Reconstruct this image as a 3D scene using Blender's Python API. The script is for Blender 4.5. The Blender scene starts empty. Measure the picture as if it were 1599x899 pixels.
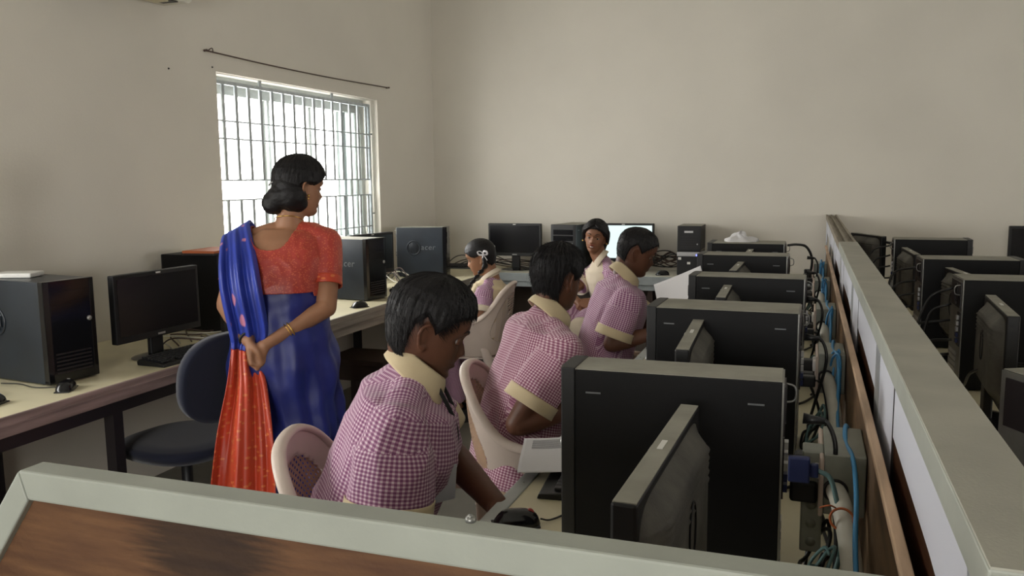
import bpy, bmesh, math, random
import numpy as np
from mathutils import Vector, Matrix, Euler, noise
from mathutils.bvhtree import BVHTree
random.seed(7)
R = math.radians
SC = bpy.context.scene
COL = SC.collection

# ------------------------------------------------------------------ camera, light, exposure
def setup_view():
    cd = bpy.data.cameras.new('camera'); cam = bpy.data.objects.new('camera', cd); COL.objects.link(cam)
    P, Y, RO = .12876, .34143, -.01052
    f = Vector((-math.sin(Y)*math.cos(P), math.cos(Y)*math.cos(P), -math.sin(P)))
    r = Vector((math.cos(Y), math.sin(Y), 0)); u = r.cross(f)
    r2 = r*math.cos(RO)+u*math.sin(RO); u2 = -r*math.sin(RO)+u*math.cos(RO)
    m = Matrix((r2, u2, -f)).transposed().to_4x4(); m.translation = (0, 0, 1.48)
    cam.matrix_world = m
    cd.sensor_width = 36; cd.lens = 1300/1599*36; cd.clip_start = .02
    SC.camera = cam
    SC.view_settings.view_transform = 'Standard'; SC.view_settings.look = 'None'
    SC.view_settings.gamma = 1; SC.view_settings.use_curve_mapping = False
    SC.view_settings.exposure = 1.6
    w = bpy.data.worlds.new('overcast_sky'); SC.world = w; w.use_nodes = True
    bg = w.node_tree.nodes['Background']; bg.inputs[0].default_value = (1, .985, .95, 1); bg.inputs[1].default_value = 5.2
setup_view()
def portal(name, loc, rot, sx, sy):
    l = bpy.data.lights.new(name, 'AREA'); l.shape = 'RECTANGLE'; l.size = sx; l.size_y = sy
    l.cycles.is_portal = True
    o = bpy.data.objects.new(name, l); COL.objects.link(o); o.location = loc; o.rotation_euler = rot
# windows in the left wall: (y0, y1, z0, z1); the first one is the one in the photograph
LWIN = [(3.89, 5.72, 1.04, 2.09), (.05, 1.95, 1.04, 2.09)]
FWIN = [(-1.3, .7, 1.1, 2.2)]     # wall behind the photographer (x0, x1, z0, z1)
RWIN = [(3.0, 5.2, 1.0, 2.2)]
for y0, y1, z0, z1 in LWIN: portal('daylight', (-3.36, (y0+y1)/2, (z0+z1)/2), (0, R(-90), 0), z1-z0, y1-y0)
for x0, x1, z0, z1 in FWIN: portal('daylight', ((x0+x1)/2, -3.26, (z0+z1)/2), (R(90), 0, 0), x1-x0, z1-z0)
for y0, y1, z0, z1 in RWIN: portal('daylight', (7.76, (y0+y1)/2, (z0+z1)/2), (0, R(90), 0), z1-z0, y1-y0)

# ------------------------------------------------------------------ materials
def mat(name, col, rough=.6, metal=0, bump=0, bscale=60, var=0, vscale=6, spec=.5, emit=None, sub=0, sheen=0, coat=0, aniso=None):
    m = bpy.data.materials.new(name); m.use_nodes = True; nt = m.node_tree; b = nt.nodes['Principled BSDF']
    b.inputs['Base Color'].default_value = (*col, 1); b.inputs['Roughness'].default_value = rough; b.inputs['Metallic'].default_value = metal
    b.inputs['Specular IOR Level'].default_value = spec
    if sub: b.inputs['Subsurface Weight'].default_value = sub; b.inputs['Subsurface Radius'].default_value = (.02, .008, .005); b.inputs['Subsurface Scale'].default_value = .5
    if sheen: b.inputs['Sheen Weight'].default_value = sheen
    if coat: b.inputs['Coat Weight'].default_value = coat; b.inputs['Coat Roughness'].default_value = .15
    if emit: b.inputs['Emission Color'].default_value = (*emit[0], 1); b.inputs['Emission Strength'].default_value = emit[1]
    tc = nt.nodes.new('ShaderNodeTexCoord')
    vec = tc.outputs['Object']
    if aniso:
        mp = nt.nodes.new('ShaderNodeMapping'); mp.inputs['Scale'].default_value = aniso; nt.links.new(vec, mp.inputs[0]); vec = mp.outputs[0]
    if var:
        n = nt.nodes.new('ShaderNodeTexNoise'); n.inputs['Scale'].default_value = vscale; n.inputs['Detail'].default_value = 6; nt.links.new(vec, n.inputs['Vector'])
        r = nt.nodes.new('ShaderNodeValToRGB'); r.color_ramp.elements[0].position = .3; r.color_ramp.elements[1].position = .7
        r.color_ramp.elements[0].color = (*[max(0, c*(1-var)) for c in col], 1); r.color_ramp.elements[1].color = (*[min(1, c*(1+var*.6)) for c in col], 1)
        nt.links.new(n.outputs[0], r.inputs[0]); nt.links.new(r.outputs[0], b.inputs['Base Color'])
    if bump:
        n2 = nt.nodes.new('ShaderNodeTexNoise'); n2.inputs['Scale'].default_value = bscale; n2.inputs['Detail'].default_value = 3; nt.links.new(vec, n2.inputs['Vector'])
        bp = nt.nodes.new('ShaderNodeBump'); bp.inputs['Strength'].default_value = bump; bp.inputs['Distance'].default_value = .002
        nt.links.new(n2.outputs[0], bp.inputs['Height']); nt.links.new(bp.outputs[0], b.inputs['Normal'])
    return m
M = {}
M['wall'] = mat('wall_paint', (.685, .648, .572), .85, bump=.25, bscale=90, var=.05, vscale=1.4)
M['floor'] = mat('floor_cement', (.19, .18, .15), .55, bump=.2, bscale=40, var=.25, vscale=3)
M['ceil'] = mat('ceiling_paint', (.62, .6, .55), .9)
M['reveal'] = mat('window_reveal_paint', (.72, .74, .7), .7)
M['grille'] = mat('grille_steel', (.42, .46, .48), .5, var=.2, vscale=30)
M['alu'] = mat('aluminium', (.42, .44, .42), .45, .25, var=.1, vscale=12, bump=.1, bscale=200)
M['capdust'] = mat('dusty_cap', (.40, .39, .33), .7, var=.12, vscale=9, bump=.15, bscale=300)
M['capside'] = mat('cap_side', (.40, .415, .365), .5, var=.1, vscale=12)
M['frail'] = mat('grey_green_rail', (.37, .39, .34), .6, var=.1, vscale=10, bump=.1, bscale=200)
M['ply'] = mat('brown_plywood', (.19, .085, .035), .7, var=.35, vscale=3, bump=.4, bscale=120, aniso=(1, 1, 6))
M['glossbrown'] = mat('brown_laminate', (.09, .04, .022), .07, var=.2, vscale=5)
M['plank'] = mat('plank_face', (.17, .10, .05), .7, var=.4, vscale=6, aniso=(1, 1, 4))
M['lining'] = mat('white_lining_sheet', (.62, .63, .70), .6)
M['batten'] = mat('batten_wood', (.55, .38, .25), .7, var=.3, vscale=5, aniso=(8, 1, 8))
M['cream'] = mat('cream_laminate', (.66, .60, .41), .38, var=.1, vscale=5)
M['whitetop'] = mat('pale_laminate', (.66, .64, .54), .35, var=.1, vscale=5)
M['edge'] = mat('worn_edge_band', (.37, .34, .30), .6, var=.35, vscale=4, aniso=(1, .6, 8), bump=.4, bscale=60)
M['edgepink'] = mat('pink_edge_band', (.33, .235, .225), .6, var=.4, vscale=5, aniso=(1, .6, 8), bump=.4, bscale=60)
M['darksteel'] = mat('dark_steel', (.018, .014, .016), .45)
M['blackmet'] = mat('black_case', (.0045, .0045, .005), .5, bump=.1, bscale=500, spec=.22)
M['bluecase'] = mat('blue_black_case', (.017, .023, .032), .33, bump=.15, bscale=400, var=.3, vscale=7)
M['blackgloss'] = mat('black_gloss', (.006, .006, .007), .15)
M['blackplas'] = mat('black_plastic', (.008, .008, .009), .5, bump=.1, bscale=300)
M['dusttop'] = mat('dusty_case_top', (.31, .30, .25), .85, var=.18, vscale=14, bump=.15, bscale=300)
M['dustback'] = mat('dusty_monitor_back', (.12, .115, .098), .7, var=.4, vscale=14, bump=.3, bscale=250)
M['screen'] = mat('dark_screen', (.006, .006, .008), .22)
M['screenlit'] = mat('lit_screen', (.1, .1, .1), .3, emit=((.76, .93, .92), .36))
M['silver'] = mat('silver', (.5, .5, .5), .35, .6)
M['white'] = mat('white_plastic', (.75, .74, .7), .5)
M['led'] = mat('blue_led', (.1, .1, .8), .4, emit=((.1, .12, 1), 3))
M['label'] = mat('grey_lettering', (.16, .17, .175), .4, .3)
M['keys'] = mat('black_keys', (.02, .02, .022), .4)
M['red'] = mat('red_wheel', (.35, .03, .02), .4)
M['gal'] = mat('zinc_plate', (.28, .28, .26), .4, .7, var=.2, vscale=20)
M['gi'] = mat('painted_box_steel', (.27, .28, .235), .5, .1, var=.15, vscale=20)
M['pvc'] = mat('pvc_pipe', (.56, .54, .46), .5, var=.15, vscale=12)
M['switch'] = mat('pinkish_switchplate', (.62, .5, .42), .5)
M['bluewire'] = mat('blue_wire', (.06, .26, .50), .45)
M['tealwire'] = mat('teal_wire', (.09, .17, .17), .5)
M['vga'] = mat('blue_connector', (.015, .025, .10), .5)
M['paper'] = mat('paper', (.70, .69, .70), .8)
M['print'] = mat('print_grey', (.3, .3, .32), .8)
M['chair'] = mat('beige_plastic', (.68, .575, .50), .5, var=.1, vscale=6)
M['cane'] = mat('tan_plastic_weave', (.50, .33, .22), .55, var=.2, vscale=12)
M['bluefab'] = mat('navy_fabric', (.006, .009, .026), .9, bump=.3, bscale=400, sheen=.2)
M['brightblue'] = mat('bright_blue_fabric', (.02, .10, .42), .85)
M['darkwood'] = mat('dark_wood', (.045, .025, .018), .6, var=.3, vscale=8)
M['panelbrown'] = mat('brown_grey_board', (.12, .095, .078), .7, var=.2, vscale=4)
M['wirebrown'] = mat('brown_wire', (.08, .05, .04), .6)
M['acw'] = mat('ac_plastic', (.62, .6, .52), .5)
M['orange'] = mat('orange_cover', (.5, .13, .04), .6)
M['beigebox'] = mat('tan_cover', (.35, .25, .10), .7)

# ------------------------------------------------------------------ mesh helpers
def link(o, parent=None):
    COL.objects.link(o)
    if parent is not None: o.parent = parent
    return o
def tag(o, label, cat, group=None):
    o['label'] = label; o['category'] = cat
    if group: o['group'] = group
    return o
def thing(name, label, cat, loc=(0, 0, 0), rz=0, group=None):
    o = bpy.data.objects.new(name, None); COL.objects.link(o); o.location = loc; o.rotation_euler = (0, 0, rz); o.empty_display_size = .1
    return tag(o, label, cat, group)
class MB:
    """collects shapes, then links them as one mesh object"""
    def __init__(s): s.bm = bmesh.new(); s.mats = []
    def mi(s, m):
        if m not in s.mats: s.mats.append(m)
        return s.mats.index(m)
    def _fin(s, faces, m, smooth=False):
        k = s.mi(m) if m else 0
        for f in faces: f.material_index = k; f.smooth = smooth
    def box(s, x0, x1, y0, y1, z0, z1, m=None, bev=0, mtx=None, seg=2):
        b = bmesh.new(); bmesh.ops.create_cube(b, size=1)
        for v in b.verts: v.co = Vector(((x0+x1)/2+v.co.x*(x1-x0), (y0+y1)/2+v.co.y*(y1-y0), (z0+z1)/2+v.co.z*(z1-z0)))
        if bev: bmesh.ops.bevel(b, geom=b.edges[:], offset=bev, segments=seg, affect='EDGES', profile=.5)
        if mtx: bmesh.ops.transform(b, matrix=mtx, verts=b.verts)
        return s.merge(b, m, smooth=False)
    def merge(s, b, m=None, smooth=False):
        me = bpy.data.meshes.new('tmp'); b.to_mesh(me); b.free()
        n = len(s.bm.faces); s.bm.from_mesh(me); bpy.data.meshes.remove(me); s.bm.faces.ensure_lookup_table()
        s._fin(s.bm.faces[n:], m, smooth); return s
    def prism(s, pts, h0, h1, axis='z', m=None, bev=0):
        """polygon pts (2-D) extruded along an axis: z->(x,y), x->(y,z), y->(x,z)"""
        b = bmesh.new()
        def mk(p, h): return {'z': (p[0], p[1], h), 'x': (h, p[0], p[1]), 'y': (p[0], h, p[1])}[axis]
        a = [b.verts.new(mk(p, h0)) for p in pts]; c = [b.verts.new(mk(p, h1)) for p in pts]; n = len(pts)
        b.faces.new(a); b.faces.new(c[::-1])
        for i in range(n): b.faces.new((a[i], c[i], c[(i+1) % n], a[(i+1) % n]))
        bmesh.ops.recalc_face_normals(b, faces=b.faces)
        if bev: bmesh.ops.bevel(b, geom=b.edges[:], offset=bev, segments=2, affect='EDGES', profile=.5)
        return s.merge(b, m)
    def cyl(s, p0, p1, r0, r1=None, m=None, n=20, smooth=True, bev=0):
        r1 = r0 if r1 is None else r1
        b = bmesh.new(); p0 = Vector(p0); p1 = Vector(p1); d = p1-p0
        bmesh.ops.create_cone(b, cap_ends=True, segments=n, radius1=r0, radius2=r1, depth=d.length)
        if bev: bmesh.ops.bevel(b, geom=[e for e in b.edges if len(e.link_faces) == 2 and any(len(f.verts) > 4 for f in e.link_faces)], offset=bev, segments=2, affect='EDGES', profile=.5)
        q = Vector((0, 0, 1)).rotation_difference(d.normalized()).to_matrix().to_4x4(); q.translation = (p0+p1)/2
        bmesh.ops.transform(b, matrix=q, verts=b.verts); s.merge(b, m, smooth)
        return s
    def sph(s, c, r, m=None, rot=None, u=20, v=12):
        b = bmesh.new(); bmesh.ops.create_uvsphere(b, u_segments=u, v_segments=v, radius=1)
        mt = Matrix.Diagonal((*(r if hasattr(r, '__len__') else (r, r, r)), 1))
        if rot is not None: mt = rot.to_4x4() @ mt
        mt.translation = c
        bmesh.ops.transform(b, matrix=mt, verts=b.verts); return s.merge(b, m, True)
    def tube(s, pts, r, m=None, n=8, sub=6, closed=False, flat=None, up=None):
        """round (or flat: (ra, rb)) tube through smoothed points; r may be a list"""
        P = [Vector(p) for p in pts]; rr = r if hasattr(r, '__len__') else [r]*len(P)
        Q, RQ = [], []
        N = len(P)
        for i in range(N if closed else N-1):
            p0 = P[(i-1) % N] if closed or i > 0 else P[0]*2-P[1]; p1 = P[i]; p2 = P[(i+1) % N]; p3 = P[(i+2) % N] if closed or i+2 < N else P[-1]*2-P[-2]
            for k in range(sub):
                t = k/sub
                Q.append(.5*((2*p1)+(p2-p0)*t+(2*p0-5*p1+4*p2-p3)*t*t+(3*p1-p0-3*p2+p3)*t**3)); RQ.append(rr[i]*(1-t)+rr[(i+1) % N]*t)
        if not closed: Q.append(P[-1]); RQ.append(rr[-1])
        b = bmesh.new(); rings = []; L = len(Q); prev = None
        for i in range(L):
            t = (Q[(i+1) % L]-Q[i-1]) if closed else (Q[min(i+1, L-1)]-Q[max(i-1, 0)])
            if t.length < 1e-9: t = Vector((0, 0, 1))
            t.normalize()
            if up is not None: a = Vector(up).cross(t)
            else: a = (prev - t*prev.dot(t)) if prev else t.orthogonal()
            if a.length < 1e-6: a = t.orthogonal()
            a.normalize(); prev = a; c = t.cross(a)
            fa, fb = flat if flat else (1, 1)
            rings.append([b.verts.new(Q[i]+RQ[i]*(fa*a*math.cos(2*math.pi*k/n)+fb*c*math.sin(2*math.pi*k/n))) for k in range(n)])
        for i in range(L if closed else L-1):
            for k in range(n): b.faces.new((rings[i][k], rings[i][(k+1) % n], rings[(i+1) % L][(k+1) % n], rings[(i+1) % L][k]))
        if not closed: b.faces.new(rings[0][::-1]); b.faces.new(rings[-1])
        bmesh.ops.recalc_face_normals(b, faces=b.faces)
        return s.merge(b, m, True)
    def grid(s, fn, nu, nv, m=None, thick=0, smooth=True, closed_u=False):
        """surface fn(u, v), u, v in 0..1; thick gives it real thickness"""
        b = bmesh.new(); V = [[b.verts.new(fn(i/nu, j/nv)) for j in range(nv+1)] for i in range(nu if closed_u else nu+1)]
        for i in range(nu):
            for j in range(nv): b.faces.new((V[i][j], V[(i+1) % len(V)][j], V[(i+1) % len(V)][j+1], V[i][j+1]))
        if thick:
            bmesh.ops.recalc_face_normals(b, faces=b.faces)
            bmesh.ops.solidify(b, geom=b.faces[:], thickness=thick)
        bmesh.ops.recalc_face_normals(b, faces=b.faces)
        return s.merge(b, m, smooth)
    def build(s, name, m=None, parent=None, loc=None, rz=None, smooth_angle=None):
        me = bpy.data.meshes.new(name); s.bm.to_mesh(me); s.bm.free()
        ms = s.mats if s.mats else [m]
        for k in ms: me.materials.append(M[k] if isinstance(k, str) else (k if k else M[m]))
        o = bpy.data.objects.new(name, me); link(o, parent)
        if loc is not None: o.location = loc
        if rz is not None: o.rotation_euler = (0, 0, rz)
        return o
def struct(o): o['kind'] = 'structure'; return o
def copy_tree(o, parent=None):
    c = o.copy(); COL.objects.link(c)
    if parent is not None: c.parent = parent
    for ch in [k for k in SRC[o.name]] if o.name in SRC else []: copy_tree(ch, c)
    return c
SRC = {}
def index_tree(o):
    SRC.clear()
    for k in bpy.data.objects:
        if k.parent is not None: SRC.setdefault(k.parent.name, []).append(k)
def dup(root, loc, rz, label, group=None):
    index_tree(root)
    c = copy_tree(root); c.location = loc; c.rotation_euler = (0, 0, rz); c['label'] = label
    if group: c['group'] = group
    return c
def text_mesh(txt, size, depth=.0008, spacing=1.0):
    cu = bpy.data.curves.new('txt', 'FONT'); cu.body = txt; cu.size = size; cu.extrude = depth; cu.space_character = spacing; cu.align_x = 'CENTER'; cu.align_y = 'CENTER'
    o = bpy.data.objects.new('txt', cu); COL.objects.link(o); dg = bpy.context.evaluated_depsgraph_get()
    me = bpy.data.meshes.new_from_object(o.evaluated_get(dg)); bpy.data.objects.remove(o); bpy.data.curves.remove(cu)
    return me
def lettering(name, txt, size, m, parent, loc, rot, slant=0, spacing=1.0):
    me = text_mesh(txt, size, spacing=spacing)
    if slant:
        for v in me.vertices: v.co.x += v.co.y*slant
    me.materials.clear(); me.materials.append(M[m])
    o = bpy.data.objects.new(name, me); link(o, parent); o.location = loc; o.rotation_euler = rot
    return o
# ------------------------------------------------------------------ room shell
XL, XR, YB, YF, ZC = -3.1, 7.5, 6.72, -3.0, 3.35
T = .24
def wall_with_holes(name, axis, a0, a1, h0, h1, t0, t1, holes, m):
    mb = MB(); ys = sorted({a0, a1, *[h[0] for h in holes], *[h[1] for h in holes]})
    def bx(p, q, z0, z1):
        if axis == 'y': mb.box(t0, t1, p, q, z0, z1, m)
        else: mb.box(p, q, t0, t1, z0, z1, m)
    for p, q in zip(ys[:-1], ys[1:]):
        h = [k for k in holes if k[0] <= p and k[1] >= q]
        if h: bx(p, q, h0, h[0][2]); bx(p, q, h[0][3], h1)
        else: bx(p, q, h0, h1)
    bmesh.ops.remove_doubles(mb.bm, verts=mb.bm.verts, dist=1e-5)
    return struct(mb.build(name, m))
wall_with_holes('wall_left', 'y', YF-T, YB+T, 0, ZC, XL-T, XL, LWIN, 'wall')
wall_with_holes('wall_right', 'y', YF-T, YB+T, 0, ZC, XR, XR+T, RWIN, 'wall')
wall_with_holes('wall_back', 'x', XL, XR, 0, ZC, YB, YB+T, [], 'wall')
wall_with_holes('wall_front', 'x', XL, XR, 0, ZC, YF-T, YF, FWIN, 'wall')
struct(MB().box(XL-T, XR+T, YF-T, YB+T, -.12, 0).build('floor', 'floor'))
struct(MB().box(XL-T, XR+T, YF-T, YB+T, ZC, ZC+.12).build('ceiling', 'ceil'))

def window(idx, y0, y1, z0, z1, xin):
    root = bpy.data.objects.new('window_%d' % idx, None); COL.objects.link(root); root.location = (xin, y0, z0); struct(root)
    W, Hh = y1-y0, z1-z0; fx = -.16
    f = MB()   # outer aluminium frame and sash stiles
    t = .045
    for a in ((0, W, 0, t), (0, W, Hh-.10, Hh)): f.box(fx-.035, fx+.035, a[0], a[1], a[2], a[3])
    for a in (0, W-t): f.box(fx-.034, fx+.034, a, a+t, t, Hh-.1)
    f.build('window_frame', 'alu', root)
    for k, c in enumerate((W*.335, W*.62)):
        s = MB(); s.box(fx-.022, fx+.002, c, c+.035, t, Hh-.1); s.box(fx+.002, fx+.026, c+.02, c+.05, t, Hh-.1); s.build('sash_stile', 'alu', root)
    s = MB()   # slid sashes stacked at the right-hand side
    for k in range(4): s.box(fx-.03+.012*k, fx-.02+.012*k, W-.30+.07*k, W-.265+.07*k, t, Hh-.1)
    s.build('stacked_sash', 'alu', root)
    s = MB(); s.box(fx-.012, fx-.004, W-.28, W-.05, t, Hh-.1); s.build('frosted_pane', 'frost', root)
    # steel grille
    g = MB(); gx = -.055; n = 15; rows = [0.02, .125, .225, .435, .545, .795, .905, 1.0]
    for z in (.02, .13, .41, .50, .70, .81): pass
    zz = [Hh*q for q in (.015, .10, .325, .435, .66, .755, .96)]
    for z in zz: g.tube([(gx, .02, z), (gx, W-.04, z)], .0055, n=6, sub=1)
    g.box(gx-.012, gx+.012, .01, W-.04, Hh*.96-.012, Hh*.96+.008); g.box(gx-.01, gx+.01, W-.052, W-.036, .0, Hh*.965)
    g.build('grille_rods', 'grille', root)
    for k in range(n):
        y = .115+k*(W-.2)/(n-1)
        b = MB(); b.box(gx-.006, gx+.004, y-.012, y+.012, Hh*.435, Hh*.965 + (.045 if k in (3, 10) else 0)); b.box(gx-.006, gx+.004, y-.012, y+.012, 0, Hh*.325)
        b.build('grille_bar', 'grille', root)
    p = MB()
    for z in (Hh*.19, Hh*.76): p.cyl((gx, W-.045, z), (gx, W, z), .006)
    p.build('grille_peg', 'grille', root)
    return root
M['frost'] = mat('frosted_pane', (.55, .62, .62), .6); M['frost'].node_tree.nodes['Principled BSDF'].inputs['Transmission Weight'].default_value = .7
for i, (y0, y1, z0, z1) in enumerate(LWIN): window(i+1, y0, y1, z0, z1, XL)
s = MB(); s.box(XL-.23, XL-.001, 3.891, 5.719, 1.041, 1.05); struct(s.build('trim_1', 'reveal'))

# wire strung above the window, nail marks, air conditioner
w = MB(); w.tube([(XL+.012, 3.80, 2.19), (XL+.018, 3.84, 2.188), (XL+.02, 4.4, 2.18), (XL+.02, 5.1, 2.182), (XL+.02, 5.87, 2.196)], .004, n=6); w.tube([(XL, 3.80, 2.19), (XL+.02, 3.805, 2.192)], .006, n=6); w.tube([(XL+.018, 3.81, 2.19), (XL+.03, 3.83, 2.205), (XL+.02, 3.85, 2.19)], .003, n=5)
w.cyl((XL, 5.87, 2.196), (XL+.03, 5.87, 2.196), .006)
tag(w.build('curtain_wire', 'wirebrown'), 'thin dark curtain wire strung between two nails above the barred window', 'wire')
a = thing('air_conditioner', 'cream split air conditioner high on the left wall, only its underside in view', 'air conditioner', (XL, 3.1, 2.37))
q = MB(); q.prism([(0, 0), (.16, 0), (.2, .03), (.21, .2), (.18, .27), (0, .27)], -.42, .42, 'y', None, .006); q.build('body', 'acw', a)
q = MB(); q.box(.05, .14, -.36, .36, -.004, .002); q.build('air_outlet', 'darksteel', a)
q = MB(); q.box(.05, .135, .1, .3, -.012, -.005, None, .002); q.build('louvre', 'cream', a)
for y, z in ((3.524, 2.063), (3.86, 2.11)):
    q = MB(); q.cyl((XL, y, z), (XL+.006, y, z), .005, .003, n=10); tag(q.build('nail', 'darksteel'), 'small dark nail in the plaster %s' % ('left of the window above the desk' if y < 3.6 else 'just above the top left corner of the window'), 'nail')

# ------------------------------------------------------------------ desks
def left_desk():
    d = thing('wall_desk', 'long cream topped desk with worn pinkish edge running along the left window wall', 'desk', (XL, 0, 0))
    e = -2.375-XL
    q = MB(); q.box(.0, e-.012, -2, 6.72-.002, .72, .75, None, .002); q.build('desktop', 'cream', d)
    q = MB(); q.box(e-.012, e, -2, 3.3, .685, .752, None, .004); q.box(e-.002, e+.004, -2, 3.3, .722, .727); q.build('edge_band', 'edgepink', d)
    q = MB(); q.box(e-.012, e, 3.3, 6.15, .685, .752, None, .004); q.box(e-.002, e+.004, 3.3, 6.15, .722, .727); q.build('edge_band', 'edge', d)
    q = MB(); q.box(e-.05, e-.012, -2, 3.3, .64, .686); q.build('frame_rail', 'darksteel', d)
    # chipped laminate apron on the far half: jagged lower edge
    rnd = random.Random(3); pts = [(3.3, .686)]; y = 3.3
    pts2 = []
    while y < 6.1:
        pts2.append((y, .640 + (rnd.random() < .3)*rnd.uniform(.01, .035) + rnd.uniform(-.002, .002))); y += rnd.uniform(.05, .16)
    q = MB(); q.prism([(6.15, .686), (3.3, .686)]+pts2+[(6.15, .64)], e-.02, e-.008, 'x'); q.build('chipped_apron', 'edge', d)
    q = MB(); q.box(e-.05, e-.022, 3.3, 6.1, .635, .686); q.build('frame_rail', 'darksteel', d)
    for yy in (.4, 2.32, 3.75, 5.2):
        q = MB(); q.box(e-.06, e-.015, yy, yy+.045, 0, .64); q.box(.03, .075, yy, yy+.045, 0, .7); q.box(.03, e-.02, yy+.005, yy+.04, .67, .70); q.build('leg_frame', 'darksteel', d)
    return d
left_desk()
def back_desk(x0, x1, label):
    d = thing('wall_desk', label, 'desk', (x0, 6.18, 0)); W = x1-x0
    q = MB(); q.box(0, W, .012, .538, .72, .75, None, .002); q.build('desktop', 'whitetop', d)
    q = MB(); q.box(0, W, 0, .012, .685, .752, None, .004)
    for k in range(int(W/.45)): q.box(.3+k*.45, .303+k*.45, -.002, .001, .66, .752)
    q.build('edge_band', 'edgeb', d)
    q = MB(); q.box(0, W, .012, .03, .645, .686); q.build('apron', 'edgeb', d)
    q = MB(); q.box(0.01, W-.01, .22, .24, .02, .70); q.build('modesty_panel', 'panelbrown', d)
    for k in range(int(W/1.2)+1):
        q = MB(); q.box(.05+k*1.2, .09+k*1.2, .04, .5, 0, .7); q.build('leg_panel', 'darkwood', d)
M['edgeb'] = mat('blue_grey_edge', (.33, .36, .36), .6, var=.15, vscale=8)
back_desk(-2.375, .10, 'pale desk with blue grey edge along the back wall, left of the partition')
back_desk(.22, 3.2, 'pale desk along the back wall, right of the long partition')
def island(x0, x1, ex, label, y1):
    d = thing('computer_desk', label, 'desk', (x0, .64, 0)); W = x1-x0; L = y1-.64
    q = MB()
    if ex < 0: q.box(.035, W, 0, L, .72, .75, None, .002)
    else: q.box(0, W-.035, 0, L, .72, .75, None, .002)
    q.build('desktop', 'cream', d)
    q = MB()
    if ex < 0: q.box(0, .036, 0, L, .70, .7525, None, .003)
    else: q.box(W-.036, W, 0, L, .70, .7525, None, .003)
    for k in range(int(L/.5)): q.cyl((.018 if ex < 0 else W-.018, .2+k*.5, .7525), (.018 if ex < 0 else W-.018, .2+k*.5, .754), .003, n=8)
    q.build('edge_strip', 'alu', d)
    k = 0; y = 0
    while y < L-.1:
        q = MB(); q.box(.1, W-.05, y+.01, y+.035, .0, .70); q.build('side_panel', 'panelbrown', d); y += .84
    q = MB(); q.box(W-.06 if ex < 0 else .03, W-.045 if ex < 0 else .045, .0, L, .15, .70); q.build('back_panel', 'panelbrown', d)
island(-.648, .118, -1, 'cream student desk with metal edge strip, left of the long partition', 5.55)
island(.206, .96, 1, 'cream computer desk on the far side of the long partition', 5.75)

# ------------------------------------------------------------------ partitions
def long_partition():
    d = thing('partition', 'long grey capped partition running from the foreground to the back wall', 'partition', (.1605, .64, 0)); L = 3.83-.64; L2 = 6.715-.64
    q = MB(); q.box(-.0315, .043, 0, L, 1.168, 1.203, 'capside', .002); q.box(-.030, .0415, .001, L-.001, 1.202, 1.2045, 'capdust', .0005); q.build('top_cap', None, d)
    q = MB()   # far stretch without its cap: an open channel with ribs
    q.box(-.0315, .043, L+.003, L2, 1.168, 1.188)
    for x in (-.0315, -.001, .033): q.box(x, x+.01, L+.003, L2, 1.188, 1.199)
    q.build('open_channel', 'chan', d)
    q = MB(); q.box(-.0265, .036, 0, L2, .02, 1.168); q.build('panel', 'glossbrown', d)
    for k in range(7):
        y = .0+k*.98
        q = MB(); q.box(-.0285, .038, y, y+.09, 0, 1.168, None, .001); q.build('post', 'alu2', d)
        if k < 6:
            q = MB(); q.box(-.0278, -.026, y+.71, y+.722, .02, 1.168); q.build('panel_joint', 'darksteel', d)
            rnd = random.Random(k); zc = .447-.02*(k % 2)
            q = MB(); pts = [(y+.092, 1.167), (y+.708, 1.167), (y+.708, 1.087), (y+.5, 1.085), (y+.3, 1.078+.006*rnd.random()), (y+.092, 1.072)]; q.prism(pts, -.0275, -.0265, 'x')
            q.build('lining_sheet', 'lining', d)
            q = MB(); q.prism([(y+.724, 1.167), (y+.978, 1.167), (y+.978, 1.0+.01*rnd.random()), (y+.85, 1.012), (y+.724, 1.008)], -.0275, -.0265, 'x'); q.build('lining_sheet', 'lining', d)
    return d
M['chan'] = mat('bare_channel', (.30, .26, .20), .7, var=.3, vscale=10, aniso=(1, .3, 1))
M['alu2'] = mat('post_aluminium', (.50, .52, .54), .3, .4)
long_partition()
def front_partition():
    d = thing('partition', 'low grey green framed partition with brown plywood panel across the foreground', 'partition', (-.73, .585, 0))
    # local x from the upper left corner, z absolute
    Z = 1.2; w = .03; dp = .03; XE = .89
    sl = .05/.067
    q = MB(); q.prism([(0, Z), (XE, Z), (XE, Z-w), (.010, Z-w)], 0, dp, 'y', None, .0025); q.build('top_rail', 'frail', d)
    lo = .88; dx = (Z-lo)*sl
    q = MB(); q.prism([(-.001, Z-.001), (.009, Z-w-.001), (.009+.0-(Z-w-lo)*sl+.004, lo), (-dx, lo)], .0005, dp, 'y', None, .002); q.build('slanted_rail', 'frail', d)
    q = MB(); q.prism([(-dx, lo), (-dx+.042, lo), (-dx+.042, 0), (-dx, 0)], .0, dp, 'y', None, .002); q.build('post', 'frail', d)
    q = MB(); q.prism([(.008, Z-w+.004), (XE, Z-w+.004), (XE, .05), (-dx+.04, .05), (-dx+.03, lo)], .009, .021, 'y'); q.build('plywood_panel', 'ply2', d)
    q = MB(); q.cyl((.475, .024, Z), (.475, .024, Z+.004), .0045, .004, n=12); q.cyl((.475, .024, Z+.004), (.475, .024, Z+.0055), .0025, n=8); q.build('screw', 'gal', d)
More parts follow.
